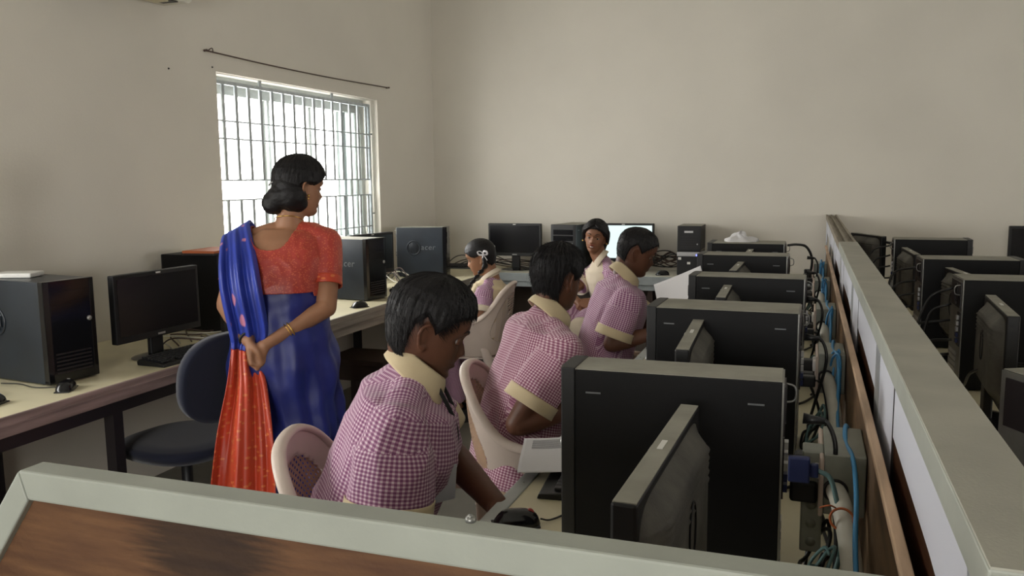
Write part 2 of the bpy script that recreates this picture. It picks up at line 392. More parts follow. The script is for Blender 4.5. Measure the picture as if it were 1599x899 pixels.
def ply_mat():
    m = mat('stained_plywood', (.20, .085, .032), .7, bump=.4, bscale=120); nt = m.node_tree; b = nt.nodes['Principled BSDF']
    tc = nt.nodes.new('ShaderNodeTexCoord'); mp = nt.nodes.new('ShaderNodeMapping'); mp.inputs['Scale'].default_value = (1, 1, 9); nt.links.new(tc.outputs['Object'], mp.inputs[0])
    n = nt.nodes.new('ShaderNodeTexNoise'); n.inputs['Scale'].default_value = 9; n.inputs['Detail'].default_value = 8; nt.links.new(mp.outputs[0], n.inputs['Vector'])
    r = nt.nodes.new('ShaderNodeValToRGB'); r.color_ramp.elements[0].position = .3; r.color_ramp.elements[0].color = (.085, .034, .014, 1); r.color_ramp.elements[1].position = .7; r.color_ramp.elements[1].color = (.165, .078, .031, 1); nt.links.new(n.outputs[0], r.inputs[0])
    # a dark old stain with its own shape
    mp2 = nt.nodes.new('ShaderNodeMapping'); mp2.inputs['Location'].default_value = (-.215, 0, -1.145*1.6); mp2.inputs['Scale'].default_value = (1, 1, 1.6); nt.links.new(tc.outputs['Object'], mp2.inputs[0])
    n3 = nt.nodes.new('ShaderNodeTexNoise'); n3.inputs['Scale'].default_value = 25; nt.links.new(mp.outputs[0], n3.inputs['Vector'])
    ln = nt.nodes.new('ShaderNodeVectorMath'); ln.operation = 'LENGTH'; nt.links.new(mp2.outputs[0], ln.inputs[0])
    ad = nt.nodes.new('ShaderNodeMath'); ad.operation = 'MULTIPLY_ADD'; ad.inputs[1].default_value = .07; nt.links.new(n3.outputs[0], ad.inputs[0]); nt.links.new(ln.outputs['Value'], ad.inputs[2])
    r2 = nt.nodes.new('ShaderNodeValToRGB'); r2.color_ramp.elements[0].position = .085; r2.color_ramp.elements[0].color = (.3, .3, .3, 1); r2.color_ramp.elements[1].position = .13; r2.color_ramp.elements[1].color = (1, 1, 1, 1); nt.links.new(ad.outputs[0], r2.inputs[0])
    mx = nt.nodes.new('ShaderNodeMix'); mx.data_type = 'RGBA'; mx.blend_type = 'MULTIPLY'; mx.inputs[0].default_value = 1; nt.links.new(r.outputs[0], mx.inputs[6]); nt.links.new(r2.outputs[0], mx.inputs[7]); nt.links.new(mx.outputs[2], b.inputs['Base Color'])
    return m
M['ply2'] = ply_mat()
front_partition()
# wooden backing board behind the sockets
q = MB(); q.box(.113, .121, .66, 5.5, .752, 1.048); b_ = q.build('board_face', 'plank'); 
d = thing('backing_board', 'bare wooden backing board standing against the partition behind the socket boxes', 'board', (.119, .66, .752))
b_.parent = d; b_.location = (-.119, -.66, -.752)
q = MB(); q.box(-.013, .001, 0, 4.84, .296, .308, None, .002); q.build('top_batten', 'batten', d)

# ------------------------------------------------------------------ computers
def tower(label, loc, rz, style='plain', L=.41, W=.185, H=.38, top='dusttop', side='blackmet', group=None, logo=True):
    """front faces local -x, rear at +x; origin at base centre"""
    t = thing('computer_tower', label, 'computer tower', loc, rz, group)
    z0 = .006
    q = MB(); q.box(-L/2+.03, L/2-.012, -W/2, W/2, z0, H, None, .002); q.build('case', side, t)
    q = MB(); q.box(-L/2+.03, L/2-.012, -W/2+.002, W/2-.002, H-.0005, H+.0015, None, .0005); q.build('top_panel', top, t)
    # moulded front bezel
    q = MB(); q.prism([(-L/2+.03, -W/2-.001), (-L/2+.03, W/2+.001), (-L/2+.004, W/2+.001), (-L/2, W/2-.02), (-L/2, -W/2+.02), (-L/2+.004, -W/2-.001)], z0, H+.003, 'z', None, .002); f = q.build('front_bezel', 'blackplas' if style != 'acer' else 'blackgloss', t)
    q = MB()
    for k in range(2): q.box(-L/2-.002, -L/2+.001, -W/2+.022, W/2-.022, H-.075-.048*k, H-.036-.048*k, None, .001)
    q.build('drive_cover', 'blackgloss', f)
    q = MB(); q.cyl((-L/2+.001, -W/2+.03, H-.15), (-L/2-.004, -W/2+.03, H-.15), .009, n=16); q.build('power_button', 'silver', f)
    q = MB()
    for k in range(6): q.box(-L/2-.001, -L/2+.001, -W/2+.03, W/2-.03, .04+.014*k, .046+.014*k)
    q.build('vent', 'darksteel', f)
    # rear: steel edge, supply with fan, connector plate, slots
    q = MB(); q.box(L/2-.013, L/2-.009, -W/2+.001, W/2-.001, z0, H-.001); r = q.build('rear_plate', 'gal', t)
    q = MB(); q.box(L/2-.010, L/2-.006, -W/2+.015, W/2-.02, H-.10, H-.012); 
    for rr in (.036, .027, .018, .008): q.tube([(L/2-.005, .02+rr*math.cos(a), H-.056+rr*math.sin(a)) for a in [k*math.pi/5 for k in range(10)]], .0012, n=5, sub=2, closed=True)
    q.build('power_supply', 'darksteel', r)
    q = MB(); q.box(L/2-.010, L/2-.006, W/2-.055, W/2-.012, .15, H-.115, 'darksteel')
    for k, mm in enumerate(('vga', 'vga', 'silver', 'silver', 'silver')): q.box(L/2-.007, L/2+.001, W/2-.046, W/2-.026, .16+.02*k, .174+.02*k, mm)
    q.build('connector_plate', None, r)
    q = MB()
    for k in range(5): q.box(L/2-.010, L/2-.007, -W/2+.02, W/2-.06, .03+.02*k, .043+.02*k)
    q.build('expansion_slots', 'silver', r)
    q = MB(); q.tube([(L/2-.01, W/2-.03, H-.02), (L/2+.009, W/2-.03, H-.026), (L/2+.009, W/2-.03, H-.05), (L/2-.01, W/2-.03, H-.056)], .002, n=6); q.build('lock_loop', 'gal', r)
    q = MB()
    for x in (-L/2+.06, L/2-.06):
        for y in (-W/2+.025, W/2-.025): q.cyl((x, y, 0), (x, y, z0+.001), .012, n=12)
    q.build('feet', 'blackplas', t)
    if style == 'plain':
        # small pressed notches on the side panel
        q = MB()
        for x in (-L/2+.065, L/2-.055):
            for z in (H-.042, .03): q.box(x-.014, x+.014, -W/2-.0012, -W/2+.001, z-.0015, z+.0015)
        q.build('side_notch', 'label', t)
    if style == 'acer':
        q = MB(); q.tube([(.055+.052*math.cos(a), W/2, .225+.052*math.sin(a)) for a in [k*math.pi/8 for k in range(16)]], .005, n=8, sub=2, closed=True); q.build('vent_ring', side, t)
        q = MB(); q.sph((.058, W/2-.004, .226), (.044, .009, .044))
        for k in range(-3, 4):
            h = math.sqrt(max(0, .042**2-(k*.012)**2)); q.box(.058+k*.012-.0015, .058+k*.012+.0015, W/2, W/2+.006, .226-h, .226+h)
        q.build('round_vent', side, t)
        if logo: lettering('logo', 'acer', .058, 'label', t, (-.058, W/2+.0006, .228), (R(90), 0, R(180)), slant=.12, spacing=1.12)
    return t

# islands: left row (fronts towards the students, -x)
row = [((-.225, 1.5255), 'nearest the camera'), ((-.205, 2.34), 'second in the row left of the partition'), ((-.195, 3.10), 'third in the row left of the partition'), ((-.272, 3.98), 'fourth in the row left of the partition'), ((-.305, 4.72), 'farthest in the row left of the partition')]
for k, ((x, y), tx) in enumerate(row):
    tower('black computer tower with dusty top, '+tx, (x, y, .75), R((1, -1.5, -1.5, -2, -1)[k]), W=(.105, .18, .155, .18, .24)[k] if k else .112, group='towers left of the partition', L=.41)
rrow = [((.69, 3.235), 'right of the partition, its rear fan in view', 2), ((.655, 3.99), 'second nearest right of the partition', 2), ((.655, 5.18), 'farthest right of the partition', -1.5), ((.555, 1.70), 'at the right edge of the picture, lowest one', 28)]
for k, ((x, y), tx, a) in enumerate(rrow):
    tower('black computer tower with dusty top, '+tx, (x, y, .75), R(180+a), W=.19, group='towers right of the partition', L=.40)
# wall-side towers
tower('large dark tower on the left wall desk, nearest the camera', (-2.795, 2.357, .75), R(180-6.5), 'acer', side='bluecase', W=.205, L=.46, top='bluecase', logo=False)
tower('dark blue acer computer tower half hidden behind the woman, right under the window', (-2.72, 4.60, .75), R(180-8), 'acer', side='bluecase', W=.20, L=.42)
tower('blue grey acer computer tower in the far left corner, beyond the window', (-2.79, 5.81, .75), R(180+12), 'acer', side='bluecase', W=.14, L=.40)
tower('black computer tower with orange topped item on it, behind the monitor at the left wall', (-2.86, 3.42, .75), R(180), 'plain', W=.20, L=.38, top='blackmet')
tower('dark tower against the back wall behind the smiling girl', (-1.76, 6.44, .75), R(90-8), 'plain', W=.21, L=.42, side='blackmet')
# two stacked small units by the back wall
t = thing('small_computer', 'small black computer with silver band and blue light, underneath another one at the back wall', 'computer', (-.84, 6.50, .75))
def mini(t, band):
    q = MB(); q.box(-.085, .085, -.13, .17, 0, .185, None, .003); q.build('case', 'blackmet', t)
    q = MB(); q.box(-.087, .087, -.142, -.13, 0, .187, None, .003); f = q.build('front_bezel', 'blackplas', t)
    q = MB(); q.box(-.086, .086, -.13, .17, .1845, .187); q.build('top_panel', 'dusttop', t)
    if band:
        q = MB(); q.box(-.0875, .0875, -.146, -.141, .145, .178, None, .002); q.build('silver_band', 'silver', f)
        q = MB(); q.sph((.062, -.147, .155), (.006, .003, .006)); q.build('power_light', 'led', f)
        q = MB(); q.box(-.01, .014, -.1435, -.1415, .085, .102); q.build('sticker', 'white', f)
        q = MB(); q.box(-.078, -.055, -.1435, -.1415, .118, .137); q.build('sticker', 'white', f)
    else:
        q = MB(); q.box(-.035, .03, -.1435, -.1415, .135, .150); q.build('badge', 'silver', f)
        q = MB()
        for k in range(5): q.box(-.06, .06, -.1435, -.1415, .03+.018*k, .034+.018*k)
        q.build('vent', 'darksteel', f)
        q = MB(); q.sph((.062, -.143, .05), (.006, .003, .006)); q.build('power_button', 'silver', f)
mini(t, True)
t = thing('small_computer', 'small black computer with white badge, stacked on top of another at the back wall', 'computer', (-.838, 6.495, .9375)); mini(t, False)

def monitor(label, loc, rz, lit=False, dusty=False, w=.47, h=.29, base_z=.09, tilt=0, group=None):
    """screen faces local -x ... centre of base at origin"""
    t = thing('monitor', label, 'monitor', loc, rz, group)
    zc = base_z+h/2
    fm = 'dusttop' if dusty else 'blackplas'
    q = MB(); q.box(-.016, .016, -w/2, w/2, base_z, base_z+h, None, .004)
    fr = q.build('housing', 'blackplas', t)
    if dusty:
        q = MB(); q.box(-.014, .015, -w/2+.003, w/2-.003, base_z+h-.001, base_z+h+.001); q.build('dusty_top_edge', 'dusttop', t)
        q = MB(); q.box(-.004, .004, -.02, .02, base_z+h, base_z+h+.002); q.build('sticker', 'white', t)
    # rounded back
    def bk(u, v):
        y = (u-.5)*w*.985; z = base_z+.006+v*(h-.012)
        ed = min(u, 1-u, ) ; ev = min(v, 1-v)
        b = min(1, ed*6)*min(1, ev*6); b = b*b*(3-2*b)
        rb = .0022*math.sin(v*h*500) if (.62 < v < .86 and .1 < u < .9) else 0
        return (.014+.030*b+rb, y, z)
    q = MB(); q.grid(bk, 40, 60); q.build('back_shell', 'dustback' if dusty else 'blackplas', t)
    q = MB(); q.tube([(.0455, .025*math.cos(a), zc+.015+.045*math.sin(a)) for a in [k*math.pi/6 for k in range(12)]], .0016, n=5, sub=2, closed=True); q.build('back_emblem', 'blackplas', t)
    q = MB(); q.box(-.0172, -.0155, -w/2+.016, w/2-.016, base_z+.028, base_z+h-.016); q.build('screen', 'screenlit' if lit else 'screen', t)
    q = MB(); q.box(-.0175, -.016, -.02, .02, base_z+.008, base_z+.016); q.build('badge', 'silver', t)
    q = MB(); q.box(-.018, -.0155, -.012, .012, base_z+h-.011, base_z+h-.005); q.build('top_badge', 'white', t)
    q = MB(); q.box(.01, .035, -.035, .035, .012, base_z+.06, None, .006); q.build('stand_neck', 'blackplas', t)
    q = MB()
    def bs(u, v):
        a = u*2*math.pi; r = v
        return (.01+.085*r*math.cos(a), .125*r*math.sin(a), .016-.012*r*r)
    q.grid(bs, 32, 6, None, 0, True, True); q.cyl((.01, 0, 0), (.01, 0, .004), .084, n=32); q.build('stand_base', 'blackgloss', t)
    return t
ms = [((-.185, 1.155), -2, 'nearest one, in front of the first tower'), ((-.262, 2.07), 2, 'second from the front, before the second tower'), ((-.258, 2.93), 1, 'third from the front'), ((-.28, 3.74), -1, 'fourth from the front'), ((-.28, 4.50), 0, 'farthest of the row')]
for (x, y), a, tx in ms:
    monitor('dusty black monitor on the student desk, '+tx, (x, y, .75), R(a), dusty=True, h=.275, base_z=.077, w=.46, group='monitors left of the partition')
for (x, y), a, tx in [((.545, 2.76), 177, 'in front of the tower with the fan'), ((.585, 3.62), 187, 'peeping between two towers'), ((.50, 4.66), 182, 'just left of the second tower'), ((.345, 5.42), 205, 'farthest one, right beside the partition cap')]:
    monitor('dusty black monitor right of the partition, '+tx, (x, y, .75), R(a), dusty=True, h=.275, base_z=(.077 if y < 5 else .11), w=.44 if y < 5 else .36, group='monitors right of the partition')
monitor('dark switched off monitor on the left wall desk beside the large tower', (-2.60, 2.80, .75), R(180-2), h=.28, base_z=.088, w=.47)
monitor('dark switched off monitor on the back wall desk above the girl with ribbons', (-2.25, 6.42, .75), R(90), h=.265, base_z=.115, w=.455)
monitor('monitor with lit white screen behind the smiling girl', (-1.36, 6.46, .75), R(90+3), lit=True, h=.30, base_z=.085, w=.48)
monitor('black monitor standing at the back wall at the far right edge of the picture', (1.50, 6.40, .75), R(90), h=.29, base_z=.10, w=.44)
monitor('dark monitor behind the acer tower in front of the window', (-2.80, 5.02, .75), R(180-12), h=.28, base_z=.10, w=.44)

def keyboard(label, loc, rz, tilt=0):
    t = thing('keyboard', label, 'keyboard', loc, rz); t.rotation_euler = (tilt, 0, rz)
    q = MB(); q.prism([(-.072, 0), (.072, 0), (.074, .016), (.06, .026), (-.068, .012)], -.22, .22, 'x', None, .003); q.build('body', 'blackplas', t)
    q = MB()
    for r in range(6):
        n = 15 if r < 5 else 9
        for k in range(n+(4 if r else 2)):
            yy = -.052+(5-r)*.0195; zz = .013+(yy+.068)/.128*.014
            if r == 5 and 2 < k < 4: continue
            xx = -.205+k*.0218
            q.box(xx, xx+.0185*(1 if not(r == 5 and k == 4) else 4), yy, yy+.016, zz, zz+.008, None, .0015, seg=1)
    q.build('keys', 'keys', t)
    return t
def mouse(label, loc, rz, red=False):
    t = thing('mouse', label, 'mouse', loc, rz)
    def fn(u, v):
        x = (u-.5)*.105; a = math.pi*v; w = .030*(1-abs(2*u-1)**3.2)**.5; h = (.036 if u > .3 else .036*(.5+.5*math.sin(math.pi*(u/.6))))*(1-abs(2*u-1)**3)**.5
        return (x, -w*math.cos(a), max(0.0005, h*math.sin(a)**.8))
    q = MB(); q.grid(fn, 24, 16); q.build('shell', 'blackgloss', t)
    q = MB(); q.box(-.052, .05, -.026, .026, 0, .004, None, .0015); q.build('base', 'blackplas', t)
    q = MB(); q.cyl((.03, -.004, .026), (.03, .004, .026), .009, n=16); q.build('wheel', 'red' if red else 'silver', t)
    return t
keyboard('black keyboard on the left wall desk in front of the dark monitor', (-2.465, 2.83, .75), R(90-3))
keyboard('black keyboard under the paper, beside the nearest tower', (-.52, 1.98, .75), R(-90+6))
keyboard('black keyboard on the back wall desk, left of the dark monitor', (-2.72, 6.45, .75), R(8))
keyboard('dark keyboard beside the far acer tower on the left wall desk', (-2.52, 5.12, .75), R(85))
mouse('black mouse with red wheel on the cream desk near the foreground rail', (-.565, 1.60, .7505), R(25), True)
mouse('black mouse lying on its edge before the large left tower', (-2.49, 2.215, .7505), R(120))
mouse('black mouse at the back wall desk next to the stacked small computers', (-1.03, 6.33, .7505), R(20))
mouse('dark mouse on the left desk behind the woman, below the acer tower', (-2.46, 4.25, .7505), R(60))
mouse('black mouse on the back wall desk in front of the girl with ribbons', (-2.50, 6.34, .7505), R(150))
mouse('black mouse at the left edge of the picture on the left wall desk', (-2.56, 1.98, .7505), R(100))

# things lying about
q = MB(); q.box(-.075, .075, -.05, .05, 0, .018, None, .004); tag(q.build('socket_cover', 'white', None, (-2.85, 2.36, 1.1325), R(20)), 'flat white plastic box on top of the large left tower', 'box')
q = MB(); q.box(-.09, .09, -.13, .13, 0, .010, 'darksteel', .001); q.box(-.088, .09, -.128, .128, .010, .022, 'orange', .001); tag(q.build('notebook', None, None, (-2.80, 3.42, 1.1325), R(5)), 'orange covered notebook on the tower behind the woman', 'notebook')
q = MB(); q.box(0, .19, -.006, -.001, 0, .075); tag(q.build('tan_box', 'beigebox', None, (.735, 3.86, 1.0), R(-1)), 'tan paper sleeve stuck on a tower side, right of the partition', 'paper')
def cloth_lump():
    q = MB()
    def fn(u, v):
        a = u*2*math.pi; r = v; n = noise.noise(Vector((math.cos(a)*2, math.sin(a)*2, r*3)))*.4+1
        return (.085*r*math.cos(a)*n, .05*r*math.sin(a)*n, max(.0, .05*(1-r**1.5)*n))
    q.grid(fn, 30, 12, None, 0, True, True); return q.build('crumpled_cloth', 'paper', None, (-.345, 4.74, 1.1315), 0)
tag(cloth_lump(), 'crumpled pale cloth on top of the farthest tower left of the partition', 'cloth')
def paper(label, loc, rz, w, h, lift, lines=False, tilt=(0, 0)):
    t = thing('paper_sheet', label, 'paper', loc, rz)
    def fn(u, v): return ((u-.5)*w, (v-.5)*h, .001+lift*(u**2.0)*(.6+.4*v)+.004*math.sin(v*5))
    q = MB(); q.grid(fn, 24, 24, None, .0006); q.build('sheet', 'paper', t)
    if lines:
        q = MB()
        for k in range(9):
            def f2(u, v, k=k): p = fn(.12+u*(.45+.2*((k*7) % 3)/3), .92-.035*k-.008*v); return (p[0], p[1], p[2]+.0018)
            q.grid(f2, 10, 1, None, .0003)
        q.build('printed_lines', 'print', t)
    return t
paper('printed white sheet drooping over the desk edge beside the nearest tower', (-.578, 1.995, .777), R(15), .21, .28, .02, True)
s = PP = paper('large white sheet standing up beside the third tower, before the crew cut boy', (-.50, 3.66, .93), R(-8), .24, .28, .02); PP.rotation_euler = (R(68), R(-22), R(-10))
# ------------------------------------------------------------------ sockets, conduits, cables along the partition
M['kblack'] = mat('black_cable', (.012, .012, .012), .4)
boxes = [1.61, 2.50, 3.34, 4.24, 5.05]
names = ['nearest', 'second nearest', 'third', 'fourth', 'farthest']
for k, y in enumerate(boxes):
    t = thing('socket_box', 'grey steel socket box on the wooden board by the partition, %s of the row' % names[k], 'socket box', (.070, y, .885), 0, 'socket boxes along the partition')
    q = MB(); q.box(-.028, .041, -.09, .09, 0, .11, None, .002); q.build('box', 'gi', t)
    q = MB(); q.box(-.036, -.028, -.095, .095, -.004, .104, None, .003); p = q.build('switch_plate', 'switch', t)
    q = MB()
    for yy in (-.055, -.015):
        q = MB(); q.box(-.043, -.035, yy-.012, yy+.012, .055, .085, None, .002); q.build('switch', 'white', p)
    q = MB(); q.cyl((-.037, .05, .05), (-.034, .05, .05), .02, n=20); q.build('socket', 'white', p)
    q = MB(); q.box(-.085, -.037, -.075, -.035, .01, .05, None, .006); q.build('plug', 'blackplas', p)
    q = MB(); q.box(-.08, -.037, .03, .07, .02, .065, None, .006); q.build('plug', 'blackplas', p)
    y0 = boxes[k-1]+.09 if k else .70; y1 = y-.09
    q = MB(); q.tube([(.062, y1+.004, .93), (.070, y1-.05, .925), (.082, y1-.15 if k else y1-.12, .88), (.086, y1-.30, .82 if k else .84), (.088, y0+.12, .80), (.086, y0, .80)], .017, n=14)
    tag(q.build('conduit_pipe', 'pvc'), 'pale plastic conduit pipe entering the near end of the %s socket box' % names[k], 'pipe', 'conduit pipes along the partition')
    q = MB(); q.tube([(.062+.019*math.cos(a), y1-.0, .93+.019*math.sin(a)) for a in [j*math.pi/5 for j in range(10)]], .003, n=6, closed=True); tag(q.build('pipe_ring', 'darksteel'), 'dark rubber ring where the conduit meets the %s socket box' % names[k], 'ring', 'rings on the socket boxes')
    rnd = random.Random(k)
    # blue network wires over the box
    def wirepts(dx, dz):
        return [(.085+dx, y0-.02, .845+dz), (.088+dx, y1-.22, .87+dz), (.092+dx, y1-.07, .95+dz), (.088+dx, y1+.0, .99+dz), (.080+dx, y, .990+dz), (.083+dx, y+.08, 1.0+dz), (.096+dx, y+.13, .96+dz)]
    q = MB(); q.tube(wirepts(0, .002), .0042, n=8); tag(q.build('network_wire', 'bluewire'), 'blue network wire looped over the %s socket box' % names[k], 'wire', 'blue network wires')
    if k: 
        q = MB()
        for j in range(3 if k < 3 else 5):
            a0 = rnd.uniform(0, 6); pts = [(.085+.012*math.cos(a0+a*.9), y-.10+.035*math.sin(a0*2+a), .93+.075*math.cos(a)) for a in [i*math.pi/4 for i in range(8)]]
            q.tube(pts, .0032, n=6, closed=True)
        tag(q.build('wire_coil', 'bluewire'), 'loose coil of blue wire hanging at the %s socket box' % names[k], 'wire', 'blue wire coils')
def coil(cx, cy, cz, r, n, rnd, axis, rad, flat=.4):
    pts = []
    for i in range(n):
        a = i*math.pi/3.2+rnd.uniform(-.2, .2); rr = r*rnd.uniform(.75, 1.15)
        pts.append((cx+rr*math.cos(a)*(flat if axis == 'x' else 1), cy+rr*math.sin(a), max(.7505+rad, cz+rnd.uniform(-.02, .03)+(.7*rr*math.cos(a) if axis == 'x' else 0))))
    return pts
cab = []
for k, (x, y) in enumerate([r[0] for r in row]):
    rnd = random.Random(10+k); gr = 'cables behind the student computers'
    tx = ['nearest', 'second', 'third', 'fourth', 'farthest'][k]; by = boxes[k]
    zt = .75
    # power lead with plug from tower to box
    q = MB(); q.tube([(.012, y+.02, 1.05), (.045, y+.02, 1.045), (.06, y+.0, .99), (.035, y+.05, .86), (.02, y+.10, .775), (.05, y+.16, .80), (.02, by-.05, .90), (.0, by-.055, .915)], .0042, n=7); q.cyl((.004, y+.02, 1.05), (.04, y+.02, 1.047), .010, .006, n=10)
    tag(q.build('power_cable', 'kblack'), 'black power cable from the %s tower of the left row to its socket box' % tx, 'cable', gr)
    q = MB(); q.tube([(.012, y+.06, .92), (.05, y+.06, .915), (.065, y-.05, .86), (.05, y-.17, .77), (.02, y-.28, .757), (-.03, y-.36, .757), (-.10, y-.40, .757)], .0042, n=7); q.box(.0, .035, y+.045, y+.075, .905, .935, None, .004)
    tag(q.build('monitor_cable', 'kblack'), 'black monitor cable leaving the back of the %s tower of the left row' % tx, 'cable', 'monitor cables behind the student computers')
    q = MB(); q.tube(coil(.030, y-.02, .80, .07, 13, rnd, 'x', .004), .0038, n=6); tag(q.build('cable_coil', 'kblack'), 'tangled black cable coil on the desk behind the %s tower of the left row' % tx, 'cable', 'black cable coils')
    q = MB(); q.tube(coil(.035, y-.13, .84, .055, 12, rnd, 'x', .003), .003, n=6); tag(q.build('network_cable', 'tealwire'), 'thin teal cable looping behind the %s tower of the left row' % tx, 'cable', 'teal cables')
    q = MB(); q.tube([(.03, y-.20, .756), (.06, y-.1, .757), (.03, y+.02, .756), (.06, y+.12, .758), (.05, y+.25, .756)], .004, n=6); tag(q.build('floor_lead', 'kblack'), 'black lead lying flat on the desk behind the %s tower of the left row' % tx, 'cable', 'leads on the desk')
q = MB(); q.box(-.018, .018, 1.47, 1.487, .955, 1.0, None, .003); q.box(.018, .032, 1.473, 1.484, .965, .99, None, .003)
tag(q.build('blue_plug', 'vga'), 'dark blue cable connector plugged into the back of the nearest tower', 'connector')
q = MB(); q.tube([(.03, 1.48, .978), (.055, 1.47, .96), (.07, 1.43, .86), (.03, 1.38, .77), (-.04, 1.30, .757), (-.11, 1.22, .757)], .0045, n=8); tag(q.build('screen_cable', 'tealwire'), 'thick cable running from the dark blue connector down to the desk', 'cable')
for k, (ya, yb) in enumerate(((1.16, 1.33), (1.06, 1.40))):
    q = MB(); q.tube([(-.02, ya, .757), (.03, ya+.01, .757), (.08, yb-.05, .757), (.10, yb, .757), (.11, yb+.1, .758)], .005, n=7); tag(q.build('desk_cable', 'kblack'), 'black cable on the desk near the foreground rail, %s' % ('upper one' if k else 'lower one'), 'cable')
q = MB(); q.box(.005, .042, 1.545, 1.60, .80, .99, None, .003)
for k in range(5): q.cyl((.0235, 1.5445, .82+.035*k), (.0235, 1.546, .82+.035*k), .009, n=12)
tag(q.build('power_strip', 'gi', None), 'grey socket strip standing behind the nearest tower', 'power strip')
# orange tie on near pipe
q = MB(); q.tube([(.07+.0185*math.cos(a), 1.43, .915+.0185*math.sin(a)) for a in [j*math.pi/5 for j in range(10)]], .0022, n=5, closed=True); q.tube([(.06, 1.428, .934), (.05, 1.42, .94), (.035, 1.425, .933)], .0015, n=5)
tag(q.build('wire_tie', 'orange'), 'orange wire tied round the nearest conduit pipe', 'wire tie')
# mouse lead and other desk leads
def lead(name, label, pts, r=.0022, m='kblack', group=None):
    q = MB(); q.tube(pts, r, n=6); return tag(q.build(name, m), label, 'cable', group)
lead('mouse_cable', 'thin cord of the red wheeled mouse curving up the desk', [(-.517, 1.622, .762), (-.50, 1.64, .755), (-.475, 1.70, .753), (-.465, 1.78, .753), (-.45, 1.88, .753), (-.43, 1.98, .753)])
lead('adapter_cable', 'black cable arching from the farthest tower to the partition end', [(-.10, 4.80, 1.11), (-.05, 4.80, 1.115), (.0, 4.82, 1.10), (.03, 4.84, 1.03), (.02, 4.85, .93)], .007)
lead('keyboard_cable', 'grey loop of cable on the left wall desk at the left edge of the picture', [(-2.62, 1.86, .754), (-2.60, 1.98, .76), (-2.66, 2.08, .77), (-2.74, 2.10, .757), (-2.80, 2.0, .754)], .003, 'tealwire')
lead('tower_cable', 'thin black cord in front of the large left tower', [(-2.53, 2.235, .753), (-2.62, 2.20, .753), (-2.72, 2.22, .754), (-2.80, 2.21, .753)], .0022)
rnd = random.Random(5)
for k in range(5):
    y = 2.98+.05*k
    lead('monitor_lead', 'pale cable in the tangle behind the dark monitor on the left wall desk', [(-2.70+rnd.uniform(-.05, .05), y-.1, .754), (-2.75+rnd.uniform(-.06, .1), y, .77+.02*rnd.random()), (-2.68+rnd.uniform(-.1, .1), y+.10, .765), (-2.78+rnd.uniform(-.05, .1), y+.22, .756)], .0035, ('wirebrown', 'pvc')[k % 2], 'cables behind the dark monitor')
for k in range(9):
    y = 5.32+.035*k
    lead('white_cable', 'whitish cable in the tangle between the two acer towers', [(-2.98+rnd.uniform(-.02, .03), y, .754), (-2.86+rnd.uniform(-.04, .04), y+rnd.uniform(-.05, .05), .80+.05*rnd.random()), (-2.74, y+rnd.uniform(-.08, .08), .765), (-2.58+rnd.uniform(-.05, .03), y+rnd.uniform(-.1, .06), .755)], .004, ('pvc', 'wirebrown', 'kblack')[k % 3], 'cables between the acer towers')
lead('hanging_cable', 'whitish cable rising against the left wall beside the far acer tower', [(-3.085, 5.35, .76), (-3.06, 5.38, .90), (-3.03, 5.42, .97), (-3.06, 5.45, 1.05), (-3.08, 5.46, 1.15)], .005, 'pvc')
for k in range(14):
    x = -1.22+.02*k; 
    lead('wall_cable', 'dark cable in the heap along the back wall left of the stacked computers', [(-1.30+rnd.uniform(-.15, .1), 6.60+rnd.uniform(-.05, .05), .76+.1*rnd.random()), (-1.15, 6.58+rnd.uniform(-.08, .06), .79+.11*rnd.random()), (-1.02, 6.60+rnd.uniform(-.08, .05), .78+.13*rnd.random()), (-.93, 6.62, .78+.12*rnd.random())], .0045, ('kblack', 'wirebrown')[k % 2], 'cable heap at the back wall')
for k in range(8):
    lead('wall_cable', 'dark cable in the tangle behind the girl with ribbons', [(-2.95+.05*k, 6.58, .757), (-2.8+.06*k, 6.62+rnd.uniform(-.05, .03), .79+.08*rnd.random()), (-2.5+.06*k, 6.6, .76+.06*rnd.random()), (-2.05+.05*k, 6.45+rnd.uniform(-.1, .1), .756)], .004, ('kblack', 'wirebrown')[k % 2], 'cable tangle at the back left corner')
for k, (x, y) in enumerate([r[0] for r in rrow[:3]]):
    for j in range(5):
        lead('rear_cable', 'black cable behind the %s tower right of the partition' % ['nearest', 'middle', 'farthest'][k], [(x-.2, y+rnd.uniform(-.05, .05), .85+.06*j), (x-.27-rnd.uniform(0, .06), y+.02, .84+.05*j), (x-.30-rnd.uniform(0, .05), y-.12, .80+rnd.uniform(0, .08)), (x-.26, y-.3, .757), (x-.18, y-.42, .756)], .005, 'kblack', 'cables behind the %s right tower' % ['nearest', 'middle', 'farthest'][k])
lead('arching_cable', 'long black cable arching over the desk at the right edge of the picture', [(.50, 3.0, .80), (.50, 2.85, .88), (.56, 2.6, .96), (.62, 2.3, 1.0), (.66, 2.12, .99)], .0045)
lead('bridge_cable', 'black cable bridging the farthest monitor and tower right of the partition', [(.36, 5.36, 1.12), (.40, 5.32, 1.105), (.44, 5.25, 1.10), (.47, 5.20, 1.10)], .008)

